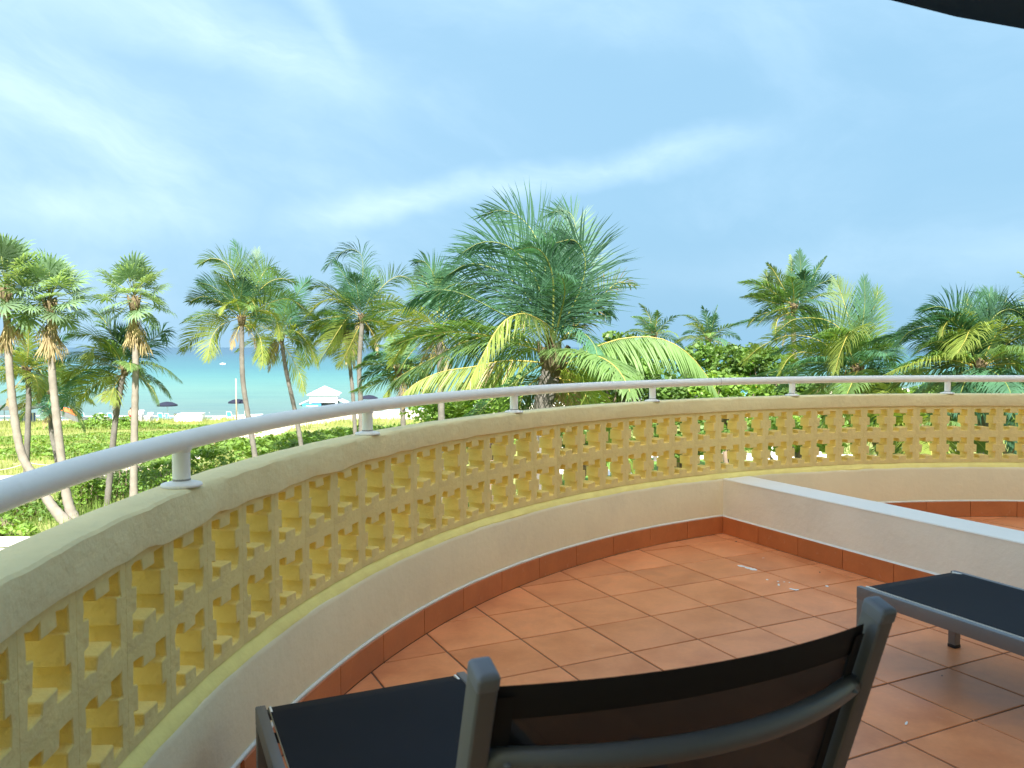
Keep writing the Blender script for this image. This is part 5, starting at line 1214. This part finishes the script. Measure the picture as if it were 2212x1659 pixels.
for px, py, fb, lb in spots:
    if fb not in protos: c = protos[fb] = make_chair(fb + '_fabric')
    else: c = copy_tree(protos[fb])
    c.location = beach(px, py); c.rotation_euler = (0, 0, random.choice((PI, PI + 0.25, PI - 0.35)) if px != 460 else PI / 2 + 0.4); c['label'] = lb; c['group'] = CG
def stacked(label, px, py, n):
    st = lay('stacked_loungers', label, 'loungers', px, py, random.uniform(-.3, .3), 'stacks of white loungers on the beach')
    for i in range(n):
        mb = MB(); z = 0.22 + i * 0.14
        for sx in (-.3, .3): mb.tube([(sx, -0.8, z - 0.2), (sx, -0.8, z), (sx, 0.3, z + 0.02), (sx, 0.75, z + 0.35)], 0.03, 6)
        for k in range(7): mb.box((0, -0.7 + k * 0.16, z + 0.02), (0.56, 0.09, 0.02))
        for k in range(3): mb.box((0, 0.40 + k * 0.15, z + 0.09 + k * 0.11), (0.56, 0.10, 0.02), 0, Matrix.Rotation(0.65, 3, 'X'))
        mb.build('lounger', M['white_plastic'], st)
stacked('tall stack of white loungers just right of the pale straight trunk', 303, 912, 7); stacked('short stack of white loungers left of the lone navy umbrella', 322, 912, 5)
stacked('heap of white loungers left of the leaning palm by the hut', 622, 896, 7); stacked('tall stack of white loungers beside the white hut counter', 645, 895, 9)
bx = lay('storage_box', 'large white storage box with rounded edges on the beach behind the dune', 'box', 410, 911, 0.05)
mb = MB(); mb.box((0, 0, 0.48), (3.3, 1.3, 0.92)); mb.build('body', M['white_plastic'], bx, bevel=0.08); mb = MB(); mb.box((0, 0, 1.0), (3.36, 1.36, 0.10)); mb.build('lid', M['white_plastic'], bx, bevel=0.05)
def umbrella(label, px, py, d=2.3, h=2.1, ztop=None):
    u = lay('beach_umbrella', label, 'umbrella', px, py, random.uniform(0, 1), 'navy beach umbrellas'); mb = MB(); mb.tube([(0, 0, 0), (0, 0, h + 0.42)], 0.022, 6); mb.build('pole', M['white_plastic'], u)
    mb = MB(); n = 16; prof = [(0.0, h + 0.42), (d * 0.25, h + 0.33), (d * 0.5, h + 0.06)]; mb.lathe(prof, n); mb.lathe([(d * 0.5, h + 0.06), (d * 0.502, h - 0.12)], n); mb.build('canopy', M['umbrella'], u)
    for k in range(8): a = 2 * PI * k / 8; mb = MB(); mb.tube([(0, 0, h - 0.05), (d * 0.47 * math.cos(a), d * 0.47 * math.sin(a), h + 0.05)], 0.01, 4); mb.build('rib', M['white_plastic'], u)
umbrella('navy beach umbrella alone above a blue chair left of the white storage box', 362, 913); umbrella('navy beach umbrella over two seated bathers behind the thin pole', 514, 905); umbrella('navy beach umbrella right of the twin palm trunks above the rail', 797, 893, 2.4)
pl = lay('pole', 'thin tall weathered pole standing on the beach left of the grey palm trunk', 'pole', 511, 909); mb = MB(); mb.tube([(0, 0, -0.2), (0, 0, 5.1)], [0.09, 0.07], 8); mb.build('shaft', M['wood'], pl); mb = MB(); mb.lathe([(0.075, 5.1), (0.08, 5.13), (0.0, 5.18)], 8); mb.build('cap', M['wood'], pl)
# canvas shelter and orange tarp at the left
sh = lay('canvas_shelter', 'grey canvas shelter with blue striped side cloth behind the leftmost pale trunk', 'shelter', 40, 916)
mb = MB(); mb.add([(-2.6, -1.5, 1.7), (2.3, -1.5, 1.75), (2.3, 1.5, 1.9), (-2.6, 1.5, 1.9), (-2.6, -1.5, 1.9), (2.3, -1.5, 1.95), (2.0, 0, 2.25), (-2.3, 0, 2.2), (-2.6, 1.5, 2.0), (2.3, 1.5, 2.0)], [(0, 1, 5, 4), (4, 5, 6, 7), (7, 6, 9, 8), (3, 8, 9, 2), (0, 3, 2, 1), (1, 2, 9, 6, 5), (0, 4, 7, 8, 3)]); mb.build('roof', M['grey_canvas'], sh)
for x in (-2.5, 2.2):
    for y in (-1.4, 1.4): mb = MB(); mb.tube([(x, y, 0), (x, y, 1.75)], 0.04, 6); mb.build('post', M['wood'], sh)
mb = MB(); mb.box((0.65, 0.9, 0.7), (1.7, 0.05, 1.1)); cl = mb.build('side_cloth', M['cloth_white'], sh)
for k in range(5): mb = MB(); mb.box((-0.05 + k * 0.35, 0.87, 0.7), (0.17, 0.012, 1.1)); mb.build('stripe', M['stripe_blue'], cl)
tp = lay('tarp', 'orange edged grey tarp slung low behind the dark leaning palm', 'tarp', 168, 916)
mb = MB(); rows_ = [(-1.7, 1.55), (-0.9, 1.35), (0.0, 0.95), (1.0, 0.55), (2.0, 0.28)]
vs = []
for x, z in rows_: vs += [(x, -0.7, z - 0.55 if z > 0.6 else 0.05), (x, -0.45, z), (x, 0.5, z + 0.04), (x, 0.8, max(0.04, z - 0.5))]
mb.add(vs, [(i * 4 + j, i * 4 + j + 1, (i + 1) * 4 + j + 1, (i + 1) * 4 + j) for i in range(4) for j in range(3)], smooth=True); mb.build('sheet', M['grey_canvas'], tp)
mb = MB(); mb.add([(-1.75, -0.46, 1.60), (-0.85, -0.46, 1.40), (0.05, -0.46, 0.98), (-1.75, 0.4, 1.95), (-0.9, 0.4, 1.72), (0.0, 0.4, 1.10)], [(0, 1, 4, 3), (1, 2, 5, 4)]); mb.build('orange_edge', M['orange'], tp)
# kiosk with yellow and blue panels at the right
ki = lay('kiosk', 'yellow and blue beach kiosk seen under the rail on the right', 'kiosk', 1620, 862)
mb = MB(); mb.box((0, 0, 0.95), (4.4, 2.2, 1.9)); mb.build('wall', M['blue_fabric'], ki); mb = MB(); mb.box((0.9, -1.13, 1.0), (1.4, 0.06, 1.3)); mb.build('panel', M['white_plastic'], ki)
mb = MB(); mb.add([(-2.6, -1.7, 1.9), (2.6, -1.7, 1.9), (2.6, 1.3, 2.3), (-2.6, 1.3, 2.3), (-2.6, -1.7, 2.2), (2.6, -1.7, 2.2), (2.6, 1.3, 2.6), (-2.6, 1.3, 2.6)], [(3, 2, 1, 0), (4, 5, 6, 7), (0, 1, 5, 4), (1, 2, 6, 5), (2, 3, 7, 6), (3, 0, 4, 7)]); mb.build('awning', M['yellow_panel'], ki)

# people: one skinned body each, clothes as children
def skin_body(name, joints, edges, m, parent=None, sub=2):
    me = bpy.data.meshes.new(name); me.from_pydata([j[:3] for j in joints], edges, []); o = bpy.data.objects.new(name, me); COL.objects.link(o)
    sk = o.modifiers.new('skin', 'SKIN'); 
    for i, j in enumerate(joints): me.skin_vertices[0].data[i].radius = (j[3], j[4] if len(j) > 4 else j[3])
    me.skin_vertices[0].data[0].use_root = True
    ss = o.modifiers.new('sub', 'SUBSURF'); ss.levels = sub; ss.render_levels = sub
    dg = bpy.context.evaluated_depsgraph_get(); ev = o.evaluated_get(dg); m2 = bpy.data.meshes.new_from_object(ev); o.modifiers.clear(); o.data = m2; m2.materials.clear(); m2.materials.append(M[m])
    for p in m2.polygons: p.use_smooth = True
    if parent: o.parent = parent
    return o
def person(label, px, py, pose='walk', shirt=None, shorts=None, rz=0.0, group=None, xyz=None):
    p = lay('person', label, 'person', px, py, rz, group)
    if pose == 'path': p.location = G(px, py)
    if xyz is not None: p.location = xyz
    if pose in ('walk', 'path'):
        J = [(0, 0, .93, .13, .10), (0, 0, 1.12, .12, .09), (0, 0, 1.38, .16, .10), (0, 0, 1.50, .055), (0, .01, 1.58, .075, .085), (0, .01, 1.68, .085, .095), (0, .01, 1.75, .06),
             (-.19, 0, 1.42, .055), (-.25, -.04, 1.16, .042), (-.26, .05, .93, .032), (-.265, .08, .84, .035), (.19, 0, 1.42, .055), (.25, .05, 1.16, .042), (.25, -.03, .93, .032), (.25, -.05, .84, .035),
             (-.10, 0, .86, .085), (-.10, .12, .50, .06), (-.10, .05, .10, .04), (-.10, .16, .035, .035), (.10, 0, .86, .085), (.10, .02, .50, .06), (.10, -.22, .13, .04), (.10, -.14, .03, .035)]
    else:
        J = [(0, 0, .48, .14, .11), (0, .06, .66, .12, .09), (0, .12, .90, .16, .10), (0, .14, 1.03, .055), (0, .13, 1.11, .075, .085), (0, .12, 1.21, .085, .095), (0, .12, 1.27, .06),
             (-.19, .12, .94, .055), (-.27, -.02, .72, .042), (-.22, -.24, .66, .032), (-.20, -.31, .65, .035), (.19, .12, .94, .055), (.27, -.02, .72, .042), (.22, -.24, .66, .032), (.20, -.31, .65, .035),
             (-.11, -.05, .46, .085), (-.12, -.42, .48, .06), (-.12, -.46, .08, .04), (-.12, -.58, .035, .035), (.11, -.05, .46, .085), (.12, -.42, .48, .06), (.12, -.46, .08, .04), (.12, -.58, .035, .035)]
    E = [(0, 1), (1, 2), (2, 3), (3, 4), (4, 5), (5, 6), (2, 7), (7, 8), (8, 9), (9, 10), (2, 11), (11, 12), (12, 13), (13, 14), (0, 15), (15, 16), (16, 17), (17, 18), (0, 19), (19, 20), (20, 21), (21, 22)]
    skin_body('body', J, E, 'skin', p)
    hd = J[5]; mb = MB(); mb.lathe([(0.112, -0.05), (0.118, 0.0), (0.105, 0.06), (0.06, 0.105), (0.0, 0.12)], 12, (hd[0], hd[1] + 0.015, hd[2] + 0.005)); mb.build('hair', M['hair'], p)
    if shirt:
        Jc = [(*J[i][:3], J[i][3] * 1.16, (J[i][4] if len(J[i]) > 4 else J[i][3]) * 1.16) for i in (0, 1, 2, 7, 11)]; a8, a12 = J[8], J[12]
        Jc += [tuple(J[7][k] * .45 + a8[k] * .55 for k in range(3)) + (.062,), tuple(J[11][k] * .45 + a12[k] * .55 for k in range(3)) + (.062,)]
        skin_body('shirt', Jc, [(0, 1), (1, 2), (2, 3), (2, 4), (3, 5), (4, 6)], shirt, p)
    if shorts:
        Jc = [(*J[0][:3], .150, .120)] + [(*J[i][:3], .105) for i in (15, 19)] + [tuple(J[15][k] * .35 + J[16][k] * .65 for k in range(3)) + (.085,), tuple(J[19][k] * .35 + J[20][k] * .65 for k in range(3)) + (.085,)]
        skin_body('shorts', Jc, [(0, 1), (0, 2), (1, 3), (2, 4)], shorts, p)
    return p
person('person in teal shorts on the sand path under the rail', 461, 968, 'path', 'cloth_white', 'teal_fabric', 0.4)
person('person in white walking on the sand path just right of the one in teal shorts', 476, 962, 'path', 'cloth_white', 'cloth_white', 0.5)
person('person in white shirt on the path left of the grey palm trunk', 528, 946, 'path', 'cloth_white', 'orange', 0.3)
person('person in white shirt on the path right of the grey palm trunk', 546, 942, 'path', 'cloth_white', 'cloth_white', 0.6)
def on_chair(i, label):
    c = [o for o in COL.objects if o.get('label') == spots[i][3]][0]; person(label, 0, 0, 'sit', 'cloth_white' if i == 9 else None, 'navy', c.rotation_euler.z, None, tuple(Vector(c.location) + Vector((0, 0, -0.02))))
on_chair(8, 'dark haired bather seated under the umbrella behind the thin pole'); on_chair(9, 'dark haired bather in a pale top seated under the umbrella by the grey trunk')
person('bare backed bather in red standing by the pale straight trunk on the beach', 283, 913, 'walk', None, 'cloth_red', 0.1)
person('person all in red on the distant sand seen under the rail', 1440, 874, 'walk', 'cloth_red', 'cloth_red', 0.2)
person('person in red shirt and navy shorts on the distant sand under the rail', 1452, 874, 'walk', 'cloth_red', 'navy', -0.3)
# boat and its wake
bt = at(481, 787, z=-8.2); boat = thing('motorboat', 'tiny white motorboat far out on the sea left of the grey palm trunk', 'boat', bt, 0.1)
boat.scale = (0.5, 0.5, 0.6)
mb = MB(); hull = [(-3.0, 0.9), (-1.0, 1.1), (1.2, 1.0), (3.2, 0.0), (1.2, -1.0), (-1.0, -1.1), (-3.0, -0.9)]; k = len(hull)
mb.add([(x, y, 0.8 + (0.25 if x > 1 else 0)) for x, y in hull] + [(x * 0.9, y * 0.75, -0.2) for x, y in hull], [tuple(range(k))[::-1]] + [(i, (i + 1) % k, (i + 1) % k + k, i + k) for i in range(k)]); mb.build('hull', M['white_plastic'], boat)
mb = MB(); mb.box((-0.3, 0, 1.2), (1.8, 1.3, 0.8)); mb.build('cabin', M['white_plastic'], boat); mb = MB(); mb.box((-0.3, -0.66, 1.35), (1.5, 0.03, 0.35)); mb.build('window', M['glass'], boat)
